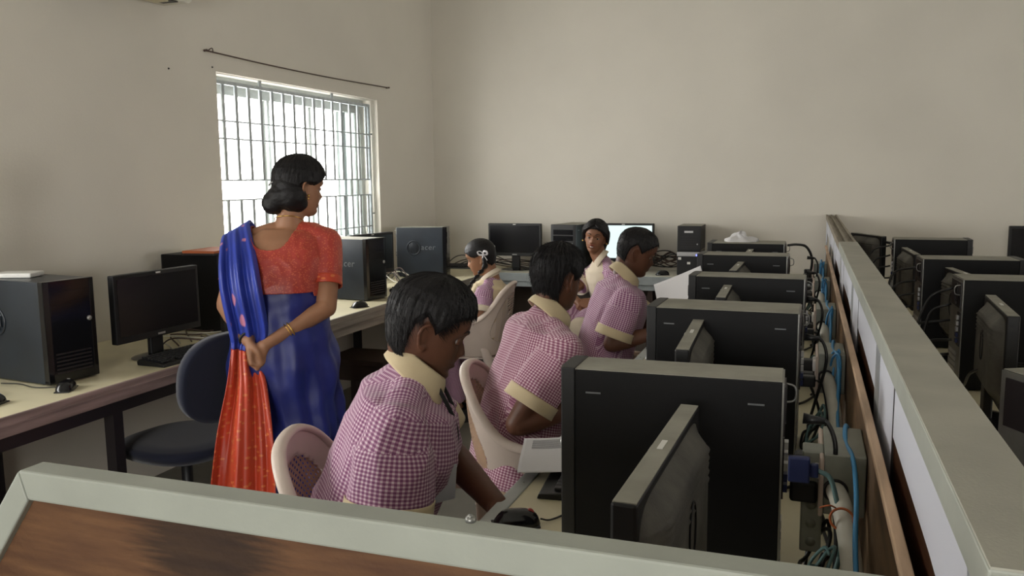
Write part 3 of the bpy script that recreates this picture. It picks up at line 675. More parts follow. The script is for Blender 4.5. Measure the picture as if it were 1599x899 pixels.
# ------------------------------------------------------------------ chairs
def lerp(a, b, t): return a+(b-a)*t
def plastic_chair(label, loc, rz, mode='cane', group=None, hb=.87):
    t = thing('plastic_chair', label, 'chair', loc, rz, group)
    # rim: half path from centre top to arm front; local +x is the front
    half = [(-.27, 0, hb), (-.262, .10, hb-.008), (-.235, .18, hb-.045), (-.19, .232, hb-.115), (-.12, .262, hb-.185), (-.02, .272, hb-.215), (.10, .272, hb-.225), (.19, .262, hb-.235)]
    low = [(-.20, 0, .44), (-.195, .09, .44), (-.175, .15, .44), (-.14, .19, .44), (-.09, .215, .44), (-.02, .225, .44)]
    def path(P, s):
        n = len(P)-1; f = min(max(s*n, 0), n-1e-6); i = int(f); r = f-i
        p0 = P[max(i-1, 0)] if i else (P[1][0], -P[1][1], P[1][2]); p1 = P[i]; p2 = P[i+1]; p3 = P[min(i+2, n)]
        return Vector([.5*(2*b+(c-a)*r+(2*a-5*b+4*c-d)*r*r+(3*b-a-3*c+d)*r**3) for a, b, c, d in zip(p0, p1, p2, p3)])
    def surf(s, v):   # s -1..1 across, v 0 low .. 1 rim
        k = abs(s); sg = 1 if s >= 0 else -1
        a = path(half, k*5.2/7); b = path(low, k); p = b.lerp(a, v); p.x -= .018*math.sin(math.pi*v)*(1-k*.4)
        p.y *= sg; return p
    S, V0, V1 = .60, .16, .84
    q = MB(); nu, nv = 110, 56; b = bmesh.new()
    V = [[b.verts.new(surf(-1+2*i/nu, j/nv)) for j in range(nv+1)] for i in range(nu+1)]
    for i in range(nu):
        for j in range(nv):
            s = -1+2*(i+.5)/nu; v = (j+.5)/nv
            if (s/S)**2+((v-.5)/.36)**2 < 1: continue
            b.faces.new((V[i][j], V[i+1][j], V[i+1][j+1], V[i][j+1]))
    for v_ in [v_ for v_ in b.verts if not v_.link_faces]: b.verts.remove(v_)
    bmesh.ops.recalc_face_normals(b, faces=b.faces); bmesh.ops.solidify(b, geom=b.faces[:], thickness=.005); q.merge(b, None, True)
    q.build('backrest', 'chair', t)
    # woven centre: crossing ribs with open diamonds between them
    q = MB(); b = bmesh.new()
    if mode == 'cane':
        nu, nv = 46, 36; g = {}
        def gv(i, j):
            if (i, j) not in g: g[i, j] = b.verts.new(surf(-S*1.06+2*S*1.06*i/nu, .10+.80*j/nv))
            return g[i, j]
        for i in range(1, nu):
            for j in range(1, nv):
                if (i+j) % 2: continue
                s = -1.06+2.12*i/nu; v = .10+.80*j/nv
                if s*s+((v-.5)/.385)**2 > 1: continue
                try: b.faces.new((gv(i-1, j), gv(i, j-1), gv(i+1, j), gv(i, j+1)))
                except ValueError: pass
        w = .0085
    else:
        nu, nv = 9, 22
        g = {}
        def gv(i, j):
            if (i, j) not in g: g[i, j] = b.verts.new(surf(-S*1.05+2*S*1.05*i/nu, .10+.80*j/nv))
            return g[i, j]
        for i in range(nu):
            for j in range(nv):
                s = -1.05+2.1*(i+.5)/nu; v = .10+.80*(j+.5)/nv
                if s*s+((v-.5)/.42)**2 > 1: continue
                b.faces.new((gv(i, j), gv(i+1, j), gv(i+1, j+1), gv(i, j+1)))
        w = .009
    bmesh.ops.wireframe(b, faces=b.faces[:], thickness=w, offset=.5, use_replace=True, use_boundary=True, use_even_offset=True)
    bmesh.ops.recalc_face_normals(b, faces=b.faces); q.merge(b, None, False); q.build('woven_panel', 'cane' if mode == 'cane' else 'chair', t)
    full = [(p[0], -p[1], p[2]) for p in half[:0:-1]]+half
    q = MB(); q.tube(full, .0135, n=12, sub=6, flat=(1.25, .75)); 
    q.build('rim_and_arms', 'chair', t)
    q = MB()
    def seat(u, v):
        x = -.22+.44*u; y = (v-.5)*2*(.215-.03*(1-u)); return (x, y, .43-.012*math.sin(math.pi*v)*math.sin(math.pi*min(1, u*1.1))-.03*max(0, u-.88)/.12*.8)
    q.grid(seat, 20, 20, None, .006); q.build('seat', 'chair', t)
    for sy in (-1, 1):
        q = MB(); q.tube([(.185, sy*.258, hb-.235), (.20, sy*.245, .50), (.205, sy*.235, .42), (.225, sy*.245, .2), (.245, sy*.255, 0)], [.013, .02, .024, .022, .018], n=10, flat=(1.2, .7)); q.build('leg', 'chair', t)
        q = MB(); q.tube([(-.09, sy*.21, .55), (-.15, sy*.20, .44), (-.19, sy*.20, .25), (-.235, sy*.215, 0)], [.012, .024, .024, .018], n=10, flat=(1.3, .7)); q.build('leg', 'chair', t)
    return t
plastic_chair('beige plastic armchair with woven tan back, under the nearest boy', (-.895, 1.715, 0), R(22), hb=.885)
plastic_chair('beige plastic armchair with woven tan back, under the boy seen from behind', (-.83, 2.66, 0), R(14), hb=.85)
plastic_chair('pale plastic armchair with slotted back, under the girl with ribbons', (-1.945, 4.70, 0), R(188), 'slots', hb=.86)
plastic_chair('pale plastic armchair, under the third boy in the row', (-.88, 3.88, 0), R(20), hb=.82)
def office_chair(label, loc, rz, fab='bluefab', seat_z=.47, backon=True):
    t = thing('office_chair', label, 'chair', loc, rz)
    q = MB()
    def st(u, v):
        a = u*2*math.pi; r = v; ex = 2.6; cx = math.copysign(abs(math.cos(a))**(2/ex), math.cos(a)); cy = math.copysign(abs(math.sin(a))**(2/ex), math.sin(a))
        return (.235*cx*r, .225*cy*r, seat_z+.012-.045*max(0, r-.75)**1.5*8*.35)
    q.grid(st, 40, 12, None, .045, True, True); q.build('seat', fab, t)
    if backon:
        q = MB()
        def bk(u, v):
            a = u*2*math.pi; r = v; cy = math.copysign(abs(math.cos(a))**.8, math.cos(a)); cz = math.copysign(abs(math.sin(a))**.8, math.sin(a))
            y = .205*cy*r; z = .17*cz*r; return (-.245+.5*y*y-.02*(1-r)**.0-.12*z, y, seat_z+.27+z)
        q.grid(bk, 40, 10, None, .045, True, True); q.build('backrest', fab, t)
        q = MB(); q.tube([(-.10, 0, seat_z-.05), (-.24, 0, seat_z-.045), (-.30, 0, seat_z+.03), (-.30, 0, seat_z+.28)], .018, n=8, flat=(1.6, .5)); q.build('back_bracket', 'blackplas', t)
    q = MB(); q.box(-.09, .09, -.07, .07, seat_z-.075, seat_z-.035, None, .01); q.build('seat_mechanism', 'darksteel', t)
    q = MB(); q.tube([(.02, -.05, seat_z-.055), (.02, -.20, seat_z-.055)], .005, n=8); q.sph((.02, -.215, seat_z-.055), .018); q.build('lever', 'blackplas', t)
    q = MB(); q.cyl((0, 0, .09), (0, 0, seat_z-.06), .022, n=20); q.cyl((0, 0, .08), (0, 0, .26), .034, n=20); q.build('gas_column', 'blackplas', t)
    q = MB()
    for k in range(5):
        a = k*2*math.pi/5+.3; q.tube([(0, 0, .10), (.15*math.cos(a), .15*math.sin(a), .085), (.28*math.cos(a), .28*math.sin(a), .065)], [.026, .02, .014], n=8)
    q.build('star_base', 'blackplas', t)
    for k in range(5):
        a = k*2*math.pi/5+.3; c = Vector((.28*math.cos(a), .28*math.sin(a), .027)); p = Vector((-math.sin(a), math.cos(a), 0))
        q = MB(); q.cyl(c-p*.024, c-p*.006, .026, n=18); q.cyl(c+p*.006, c+p*.024, .026, n=18); q.cyl(c-p*.01, c+p*.01, .012, n=10); q.cyl(c, c+Vector((0, 0, .04)), .008, n=8); q.build('caster', 'blackplas', t)
    return t
office_chair('navy blue office chair at the left wall desk beside the woman', (-2.335, 2.62, 0), R(172))
office_chair('office chair with bright blue seat under the smiling girl', (-1.38, 5.12, 0), R(235), 'brightblue', seat_z=.49, backon=False)
t = thing('wooden_stool', 'dark brown wooden box stool under the left wall desk below the acer tower', 'stool', (-2.52, 4.42, 0))
q = MB(); q.box(-.2, .2, -.17, .17, .40, .43, None, .003); q.build('seat', 'darkwood', t)
for sx in (-1, 1):
    for sy in (-1, 1):
        q = MB(); q.box(sx*.17-.02, sx*.17+.02, sy*.14-.02, sy*.14+.02, 0, .40); q.build('leg', 'darkwood', t)
q = MB(); q.box(-.17, .17, -.15, -.14, .30, .40); q.box(-.17, .17, .14, .15, .30, .40); q.box(-.18, -.17, -.14, .14, .30, .40); q.box(.17, .18, -.14, .14, .30, .40); q.build('apron', 'darkwood', t)
# ------------------------------------------------------------------ people
def skin_mat(name, c):
    m = mat(name, c, .48, sub=.12, spec=.35, bump=.12, bscale=260); nt = m.node_tree; b = nt.nodes['Principled BSDF']
    at = nt.nodes.new('ShaderNodeAttribute'); at.attribute_name = 'tint'
    n = nt.nodes.new('ShaderNodeTexNoise'); n.inputs['Scale'].default_value = 9; n.inputs['Detail'].default_value = 4
    tc = nt.nodes.new('ShaderNodeTexCoord'); nt.links.new(tc.outputs['Object'], n.inputs['Vector'])
    r = nt.nodes.new('ShaderNodeValToRGB'); r.color_ramp.elements[0].position = .3; r.color_ramp.elements[1].position = .75
    r.color_ramp.elements[0].color = (*[k*.88 for k in c], 1); r.color_ramp.elements[1].color = (*[min(1, k*1.1) for k in c], 1); nt.links.new(n.outputs[0], r.inputs[0])
    mx = nt.nodes.new('ShaderNodeMix'); mx.data_type = 'RGBA'; mx.blend_type = 'MULTIPLY'; mx.inputs[0].default_value = 1
    nt.links.new(r.outputs[0], mx.inputs[6]); nt.links.new(at.outputs['Color'], mx.inputs[7]); nt.links.new(mx.outputs[2], b.inputs['Base Color'])
    return m
M['skin_dark'] = skin_mat('skin_deep_brown', (.135, .058, .034)); M['skin_mid'] = skin_mat('skin_brown', (.25, .115, .062)); M['skin_warm'] = skin_mat('skin_warm_brown', (.33, .165, .092))
M['hair'] = mat('black_hair', (.006, .005, .0055), .5, bump=.6, bscale=350, spec=.3)
M['creamcloth'] = mat('cream_cotton', (.66, .54, .34), .85, bump=.3, bscale=500, sheen=.2)
M['creamlight'] = mat('light_cream_cotton', (.72, .62, .48), .85, bump=.3, bscale=500, sheen=.2)
M['khaki'] = mat('khaki_cotton', (.52, .38, .26), .85, bump=.3, bscale=400, sheen=.2)
M['eye'] = mat('eye_white', (.30, .27, .25), .5); M['iris'] = mat('dark_iris', (.012, .006, .004), .15)
M['ribbon'] = mat('white_ribbon', (.85, .82, .84), .7)
M['card'] = mat('id_card', (.62, .64, .70), .4)
M['gold'] = mat('gold', (.7, .45, .12), .3, 1)
M['blackband'] = mat('watch_strap', (.015, .015, .015), .5)
def gingham(name, light, mid, dark, per):
    m = bpy.data.materials.new(name); m.use_nodes = True; nt = m.node_tree; b = nt.nodes['Principled BSDF']; b.inputs['Roughness'].default_value = .85; b.inputs['Sheen Weight'].default_value = .2
    uv = nt.nodes.new('ShaderNodeUVMap'); uv.uv_map = 'cloth'; sp = nt.nodes.new('ShaderNodeSeparateXYZ'); nt.links.new(uv.outputs[0], sp.inputs[0])
    outs = []
    for k in (0, 1):
        mu = nt.nodes.new('ShaderNodeMath'); mu.operation = 'MULTIPLY'; mu.inputs[1].default_value = 1/per; nt.links.new(sp.outputs[k], mu.inputs[0])
        pp = nt.nodes.new('ShaderNodeMath'); pp.operation = 'PINGPONG'; pp.inputs[1].default_value = .5; nt.links.new(mu.outputs[0], pp.inputs[0])
        mr = nt.nodes.new('ShaderNodeMapRange'); mr.inputs[1].default_value = .19; mr.inputs[2].default_value = .27; nt.links.new(pp.outputs[0], mr.inputs[0]); outs.append(mr.outputs[0])
    ad = nt.nodes.new('ShaderNodeMath'); ad.operation = 'ADD'; nt.links.new(outs[0], ad.inputs[0]); nt.links.new(outs[1], ad.inputs[1])
    hf = nt.nodes.new('ShaderNodeMath'); hf.operation = 'MULTIPLY'; hf.inputs[1].default_value = .5; nt.links.new(ad.outputs[0], hf.inputs[0])
    r = nt.nodes.new('ShaderNodeValToRGB'); e = r.color_ramp.elements; e[0].position = 0; e[0].color = (*light, 1); e[1].position = 1; e[1].color = (*dark, 1); q = e.new(.5); q.color = (*mid, 1)
    nt.links.new(hf.outputs[0], r.inputs[0]); nt.links.new(r.outputs[0], b.inputs['Base Color'])
    n2 = nt.nodes.new('ShaderNodeTexNoise'); n2.inputs['Scale'].default_value = 28; n2.inputs['Detail'].default_value = 5; tc = nt.nodes.new('ShaderNodeTexCoord'); nt.links.new(tc.outputs['Object'], n2.inputs['Vector'])
    bp = nt.nodes.new('ShaderNodeBump'); bp.inputs['Strength'].default_value = .35; bp.inputs['Distance'].default_value = .01; nt.links.new(n2.outputs[0], bp.inputs['Height']); nt.links.new(bp.outputs[0], b.inputs['Normal'])
    return m
M['ging'] = gingham('purple_gingham', (.76, .62, .69), (.44, .22, .35), (.21, .065, .16), .0084)
M['ging2'] = gingham('rose_gingham', (.76, .62, .66), (.46, .22, .30), (.23, .07, .13), .0082)

class Vol(MB):
    """overlapping solid shapes that are fused into one continuous surface"""
    def limb(s, pts, radii, n=18, sub=5, flat=None, up=None, caps=(True, True)):
        s.tube(pts, radii, None, n, sub, flat=flat, up=up)
        for k, c in ((0, caps[0]), (-1, caps[1])):
            if c: s.sph(pts[k], radii[k]*(min(flat) if flat else 1)*.99)
        return s
    def loft(s, secs, n=28, ex=2.3, caps=True):
        """secs: (centre, lateral unit, half width, forward unit, half depth front, half depth back)"""
        b = bmesh.new(); rings = []
        # smooth the section list
        out = []
        for i in range(len(secs)-1):
            for k in range(4):
                t = k/4; t = t
                a, c = secs[i], secs[i+1]; out.append([x*(1-t)+y*t for x, y in zip(a, c)])
        out.append(list(secs[-1]))
        for c, l, w, f, df, db in out:
            ring = []
            for k in range(n):
                a = 2*math.pi*k/n; ca, sa = math.cos(a), math.sin(a)
                x = math.copysign(abs(ca)**(2/ex), ca); y = math.copysign(abs(sa)**(2/ex), sa)
                ring.append(b.verts.new(Vector(c)+Vector(l)*(w*y)+Vector(f)*((df if x > 0 else db)*x)))
            rings.append(ring)
        for i in range(len(rings)-1):
            for k in range(n): b.faces.new((rings[i][k], rings[i][(k+1) % n], rings[i+1][(k+1) % n], rings[i+1][k]))
        b.faces.new(rings[0][::-1]); b.faces.new(rings[-1]); bmesh.ops.recalc_face_normals(b, faces=b.faces)
        return s.merge(b)
    def fuse(s, name, m, root, voxel=.006, smooth=4, post=None, cuts=(), uvbones=None):
        me = bpy.data.meshes.new(name); s.bm.to_mesh(me); s.bm.free(); o = bpy.data.objects.new(name, me); COL.objects.link(o)
        r = o.modifiers.new('r', 'REMESH'); r.mode = 'VOXEL'; r.voxel_size = voxel
        k = o.modifiers.new('s', 'SMOOTH'); k.factor = .5; k.iterations = smooth
        dg = bpy.context.evaluated_depsgraph_get(); me2 = bpy.data.meshes.new_from_object(o.evaluated_get(dg)); o.modifiers.clear(); o.data = me2; bpy.data.meshes.remove(me)
        me2.name = name
        if post:
            n = len(me2.vertices); co = np.empty(n*3, 'f'); me2.vertices.foreach_get('co', co); co = co.reshape(-1, 3); no = np.empty(n*3, 'f'); me2.vertices.foreach_get('normal', no); no = no.reshape(-1, 3)
            co = post(co, no); me2.vertices.foreach_set('co', co.astype('f').ravel())
        if cuts:
            b = bmesh.new(); b.from_mesh(me2)
            for p, nrm in cuts: bmesh.ops.bisect_plane(b, geom=b.verts[:]+b.edges[:]+b.faces[:], plane_co=p, plane_no=nrm, clear_outer=True)
            b.to_mesh(me2); b.free()
        me2.materials.clear(); me2.materials.append(M[m])
        me2.polygons.foreach_set('use_smooth', [True]*len(me2.polygons))
        if uvbones: cloth_uv(me2, uvbones)
        place(o, root); return o
def place(o, root):
    """bring a mesh modelled in room coordinates under its person"""
    o.data.transform(root.matrix_basis.inverted()); o.parent = root
def cloth_uv(me, bones):
    """bones: (a, b, radius, ref): thread direction follows the limb, second direction runs round it"""
    n = len(me.polygons); nl = len(me.loops)
    co = np.empty(len(me.vertices)*3, 'f'); me.vertices.foreach_get('co', co); co = co.reshape(-1, 3).astype('d')
    lv = np.empty(nl, 'i'); me.loops.foreach_get('vertex_index', lv); ls = np.empty(n, 'i'); me.polygons.foreach_get('loop_start', ls); lt = np.empty(n, 'i'); me.polygons.foreach_get('loop_total', lt)
    cen = np.empty(n*3, 'f'); me.polygons.foreach_get('center', cen); cen = cen.reshape(-1, 3).astype('d')
    best = np.full(n, 1e9); which = np.zeros(n, 'i'); fr = []
    for k, (a, b, r, ref) in enumerate(bones):
        a = np.array(a, 'd'); b = np.array(b, 'd'); ax = b-a; L = np.linalg.norm(ax); ax /= L; ref = np.array(ref, 'd'); e1 = ref-ax*(ref@ax); e1 /= np.linalg.norm(e1); e2 = np.cross(ax, e1)
        d = cen-a; t = np.clip(d@ax, 0, L); dist = np.linalg.norm(d-t[:, None]*ax, axis=1)/r; dist = dist+(k > 0)*(d@ax < .03)*5; m = dist < best; best[m] = dist[m]; which[m] = k; fr.append((a, ax, e1, e2, r))
    uv = np.zeros((nl, 2)); pf = np.repeat(np.arange(n), lt); w = which[pf]
    for k, (a, ax, e1, e2, r) in enumerate(fr):
        m = w == k; P = co[lv[m]]-a; C = cen[pf[m]]-a
        ang = np.arctan2(P@e2, P@e1); ca = np.arctan2(C@e2, C@e1); ang = ang+np.round((ca-ang)/(2*np.pi))*2*np.pi
        uv[m, 0] = ang*r; uv[m, 1] = P@ax
        if k == 0:
            nn = np.empty(n*3, 'f'); me.polygons.foreach_get('normal', nn); nn = nn.reshape(-1, 3)[pf[m]]; tp = np.abs(nn@ax) > .62
            idx = np.where(m)[0][tp]; uv[idx, 0] = P[tp]@e2; uv[idx, 1] = P[tp]@e1
    L = me.uv_layers.new(name='cloth'); L.data.foreach_set('uv', uv.astype('f').ravel())
def folds(amp, sc=(9, 9, 5), seed=0, ridge=.5, keep=None):
    def f(co, no):
        out = co.copy()
        for i in range(len(co)):
            p = Vector((co[i][0]*sc[0]+seed, co[i][1]*sc[1], co[i][2]*sc[2]))
            w = noise.noise(p)*.6+noise.noise(p*2.1)*.3; rd = 1-abs(noise.noise(p*1.4+Vector((7, 3, 1))))*2.6
            out[i] += no[i]*(amp*(w+ridge*max(rd, -.3)))
        return out
    return f
# head ------------------------------------------------------------
HZ = [-.116, -.110, -.100, -.088, -.078, -.066, -.056, -.046, -.034, -.015, 0, .018, .035, .055, .075, .092, .105, .113, .117]
HF = [.052, .070, .080, .084, .079, .085, .084, .086, .082, .083, .080, .091, .094, .092, .083, .068, .047, .026, 0]
HB = [-.005, -.015, -.028, -.042, -.052, -.064, -.072, -.078, -.084, -.092, -.096, -.099, -.100, -.097, -.088, -.072, -.050, -.027, 0]
HW = [.012, .026, .038, .047, .052, .057, .060, .063, .066, .070, .072, .0745, .0755, .074, .067, .055, .039, .021, 0]
HEX = [2.0, 2.0, 2.1, 2.2, 2.2, 2.25, 2.25, 2.2, 2.2, 2.2, 2.2, 2.2, 2.2, 2.15, 2.1, 2, 2, 2, 2]
def head_pt(th, z, off=0.0):
    f = np.interp(z, HZ, HF); bk = np.interp(z, HZ, HB); w = np.interp(z, HZ, HW); ex = np.interp(z, HZ, HEX)
    c, s = math.cos(th), math.sin(th); x = math.copysign(abs(c)**(2/ex), c); y = math.copysign(abs(s)**(2/ex), s)
    xc = 0
    px = x*(f-xc) if x > 0 else x*(xc-bk); px += xc
    v = Vector((px, y*w, z))
    if off: d = Vector((v.x, v.y, v.z*.75+(.01 if z > 0 else 0))); v += d.normalized()*off
    return v
def face_detail(v, wide=1.0, brow=1.0):
    x, y, z = v
    if x < .02: return v
    g = lambda a, b: math.exp(-(a/b)**2)
    dx = 0
    if abs(y) < .06:
        ay = abs(y)
        nose = (np.interp(z, [-.046, -.040, -.034, -.028, -.018, .0, .014, .024], [0, .010, .021, .0245, .018, .009, .004, 0]))
        dx += nose*g(y, .0075+.006*max(0, min(1, (-z+.0)/.03)))
        dx += .009*g(ay-.0145, .0065)*g(z+.034, .008)*wide
        dx -= .007*g(ay-.031, .015)*g(z+.001, .0105)
        dx += .004*brow*g(ay-.03, .02)*g(z-.02, .006)
        dx += .0045*g(ay-.042, .018)*g(z+.030, .018)
        dx += .0085*g(y, .021)*g(z+.0500, .0050)+.0095*g(y, .018)*g(z+.0640, .0058)
        dx -= .005*g(y, .022)*g(z+.0568, .0025)
        dx += .004*g(y, .014)*g(z+.095, .010)
    return Vector((x+dx, y, z))
def head_volume(vol, H, s=1.0, wide=1.0, face_w=1.0):
    """H: head matrix"""
    b = bmesh.new(); nz, nt = 110, 144; rings = []
    for i in range(1, nz):
        z = HZ[0]+(HZ[-1]-HZ[0])*(.5-.5*math.cos(math.pi*i/nz)); ring = []
        for k in range(nt):
            a = 2*math.pi*k/nt; a = a-.28*math.sin(2*a)*.5
            p = face_detail(head_pt(a, z), wide); p.y *= face_w; ring.append(b.verts.new(H @ (p*s)))
        rings.append(ring)
    for i in range(len(rings)-1):
        for k in range(nt): b.faces.new((rings[i][k], rings[i][(k+1) % nt], rings[i+1][(k+1) % nt], rings[i+1][k]))
    b.faces.new(rings[0][::-1]); b.faces.new(rings[-1]); bmesh.ops.recalc_face_normals(b, faces=b.faces); vol.merge(b)
    for sg in (-1, 1):
        E = H @ Matrix.Translation((-.014*s, sg*.073*s*face_w, -.012*s)) @ Matrix.Rotation(sg*R(-24), 4, 'Z') @ Matrix.Rotation(R(-8), 4, 'Y')
        rim = [(.006, .0, -.030), (-.006, .002, -.022), (-.016, .008, -.004), (-.019, .011, .012), (-.012, .012, .026), (.002, .010, .031), (.012, .006, .024), (.014, .002, .010)]
        vol.tube([E @ (Vector((x, sg*y, z))*s) for x, y, z in rim], [.0062*s, .0052*s, .0045*s, .0045*s, .0045*s, .0048*s, .0045*s, .004*s], None, 8, 4)
        vol.sph(E @ (Vector((-.002, sg*.002, .004))*s), (.014*s, .0045*s, .024*s), rot=E.to_3x3().normalized())
        vol.sph(E @ (Vector((.004, sg*.003, -.026))*s), (.0075*s, .005*s, .009*s), rot=E.to_3x3().normalized())
def eyes(root, H, s=1.0, face_w=1.0, closed=0.35, skin='skin_dark'):
    for sg in (-1, 1):
        c = Vector((.0668, sg*.031*face_w, -.001))
        q = MB(); q.sph(H @ (c*s), .0116*s, 'eye', u=24, v=16); d = Vector((1, 0, -.25)).normalized()
        q.sph(H @ ((c+d*.0045)*s), .0084*s, 'iris', u=16, v=10); o = q.build('eye'); place(o, root)
        q = MB()
        def lid(u, v):
            a = (u-.5)*R(165); e = R(80)-v*R(62+62*closed); r = .0131
            return H @ ((c+Vector((r*math.cos(a)*math.cos(e), r*math.sin(a)*math.cos(e)*1.05, r*math.sin(e))))*s)
        q.grid(lid, 16, 10, None, .001*s); o = q.build('eyelid', skin); add_tint(o); place(o, root)
        q = MB(); pts = [H @ (face_detail(head_pt(a*sg, z, .001))*s) for a, z in ((.16, .0205), (.30, .0265), (.48, .028), (.66, .022))]
        q.tube(pts, [.0022*s, .0034*s, .003*s, .0012*s], n=8, flat=(1, .55)); place(q.build('eyebrow', 'hair'), root)
def add_tint(o, fn=None):
    me = o.data; at = me.color_attributes.new('tint', 'FLOAT_COLOR', 'POINT'); n = len(me.vertices); c = np.ones((n, 4), 'f')
    if fn: c[:, :3] = fn()
    at.data.foreach_set('color', c.ravel())
HAIRLINE = {'boy': ([0, 25, 45, 62, 74, 84, 100, 112, 124, 150, 180], [.058, .057, .052, .042, .022, -.002, .034, .010, -.066, -.085, -.088]),
            'crew': ([0, 25, 42, 58, 70, 80, 98, 112, 124, 150, 180], [.064, .062, .054, .040, .020, .0, .034, .010, -.060, -.080, -.082]),
            'girl': ([0, 25, 45, 60, 75, 90, 105, 125, 150, 180], [.060, .055, .042, .020, .008, .010, .004, -.055, -.075, -.078])}
def hair_shell(root, H, s, style, thick, fringe=0, seed=0, strands=0, face_w=1.0, comb=.6, lift=.004, amp=.003, base='boy'):
    xs, ys = HAIRLINE[base]
    def th_of(a, z):
        ad = abs((math.degrees(a)+180) % 360-180); hl = np.interp(ad, xs, ys)+.004*noise.noise(Vector((a*6, seed, 0)))
        m = min(1, max(0, (z-hl)/.012+.35)); top = max(0, min(1, (z+.02)/.10))
        t = thick[1]+(thick[0]-thick[1])*top
        if ad < 80: t *= 1-.5*(1-ad/80)*max(0, min(1, (.095-z)/.03))
        if ad < 40: t += fringe*(1-ad/40)*min(1, max(0, (z-hl)/.02))
        t += amp*(noise.noise(Vector((a*22+z*20, z*14, seed)))+.5*noise.noise(Vector((a*50, z*30, seed+5))))*1.2
        return m, t
    b = bmesh.new(); nz, nt = 110, 180; rings = []
    for i in range(1, nz):
        z = -.095+(HZ[-1]+.095)*(math.sin(math.pi/2*i/nz))*.9995; ring = []
        for k in range(nt):
            a = 2*math.pi*k/nt; m, t = th_of(a, z); p = head_pt(a, z); p.y *= face_w
            d = Vector((p.x, p.y, p.z*.8+.004)).normalized(); p = p+d*((t)*m-.010*(1-m)); ring.append(b.verts.new(H @ (p*s)))
        rings.append(ring)
    for i in range(len(rings)-1):
        for k in range(nt): b.faces.new((rings[i][k], rings[i][(k+1) % nt], rings[i+1][(k+1) % nt], rings[i+1][k]))
    b.faces.new(rings[0][::-1]); b.faces.new(rings[-1]); bmesh.ops.recalc_face_normals(b, faces=b.faces)
    q = MB(); q.merge(b, None, True)
    if strands:
        rnd = random.Random(seed); bb = bmesh.new()
        for _ in range(strands):
            a = rnd.uniform(-math.pi, math.pi); z = rnd.uniform(-.07, .114); m, t = th_of(a, z)
            if m < .75: continue
            pts = []; L = rnd.uniform(.018, .036)*(1 if z > .02 else .7)*(.55 if math.cos(a) > .15 and z < .075 else 1); st = 4; aa, zz = a, z
            up = rnd.uniform(.2, 1)*lift
            for j in range(st+1):
                p = head_pt(aa, max(-.085, min(.1165, zz))); p.y *= face_w; d = Vector((p.x, p.y, p.z*.8+.004)).normalized()
                m2, t2 = th_of(aa, zz); pts.append(H @ ((p+d*(max(t2*.9, .002)+up*(j/st)**1.4))*s))
                rad = max(.02, math.hypot(p.x, p.y)); front = 1 if math.cos(aa) > 0 else .5
                aa -= math.sin(aa)*comb*L/st/rad*front+rnd.uniform(-.04, .04); zz -= L/st*(.85 if zz < .09 else .35)
                if zz > .1165: zz = .1165
            r0 = .0009*s
            rg = []
            for j, p in enumerate(pts):
                tg = (pts[min(j+1, st)]-pts[max(j-1, 0)]).normalized(); o1 = tg.orthogonal().normalized(); o2 = tg.cross(o1); r = r0*(1-j/st*.85)
                rg.append([bb.verts.new(p+r*(o1*math.cos(w)+o2*math.sin(w))) for w in (0, 2.09, 4.19)])
            for j in range(st):
                for w in range(3): bb.faces.new((rg[j][w], rg[j][(w+1) % 3], rg[j+1][(w+1) % 3], rg[j+1][w]))
        q.merge(bb, None, True)
    return q
def hand(vol, wrist, d, nrm, thumb, curl=.5, s=1.0, spread=.06, thumb_curl=.3):
    """d: wrist to knuckles, nrm: back of the hand, thumb: +1/-1 side of (nrm x d)"""
    d = Vector(d).normalized(); n = Vector(nrm); n = (n-d*n.dot(d)).normalized(); y = n.cross(d)*thumb
    W = Vector(wrist)
    def P(a, b, c): return W+(d*a+y*b+n*c)*s
    for yy in (.022, .007, -.008, -.022): vol.limb([P(-.005, yy*.55, 0), P(.045, yy, .002), P(.088, yy*1.15, .0)], [.016*s, .0135*s, .0105*s], n=10)
    vol.sph(P(.04, 0, -.004), (.03*s,)*3 if False else .019*s)
    for (yy, L, r) in ((.0265, .070, .0088), (.0090, .078, .0092), (-.0095, .072, .0088), (-.0265, .056, .0078)):
        pts = [P(.082, yy, 0)]; a = 0; pos = (.082, 0)
        yk = yy
        for q_, f in enumerate((.45, .30, .25)):
            a += curl*(1.15, 1.25, .8)[q_]; pos = (pos[0]+L*f*math.cos(a), pos[1]-L*f*math.sin(a)); yk += (yy*spread)*f*3; pts.append(P(pos[0], yk, pos[1]))
        vol.limb(pts, [r*s*1.05, r*s, r*.93*s, r*.78*s], n=10, sub=3)
    t0 = (.012, .022, -.006); t1 = (.042, .044, -.014-.02*thumb_curl); t2 = (.068, .050-.02*thumb_curl, -.020-.03*thumb_curl); t3 = (.088, .046-.035*thumb_curl, -.026-.035*thumb_curl)
    vol.limb([P(*t0), P(*t1), P(*t2), P(*t3)], [.015*s, .0125*s, .0105*s, .0085*s], n=10, sub=3)
def V3(*a): return Vector(a)
def mix(a, b, t): return Vector(a)*(1-t)+Vector(b)*t
def head_matrix(c, yaw, pitch=0, roll=0):
    return Matrix.Translation(c) @ Matrix.Rotation(R(yaw), 4, 'Z') @ Matrix.Rotation(R(pitch), 4, 'Y') @ Matrix.Rotation(R(roll), 4, 'X')
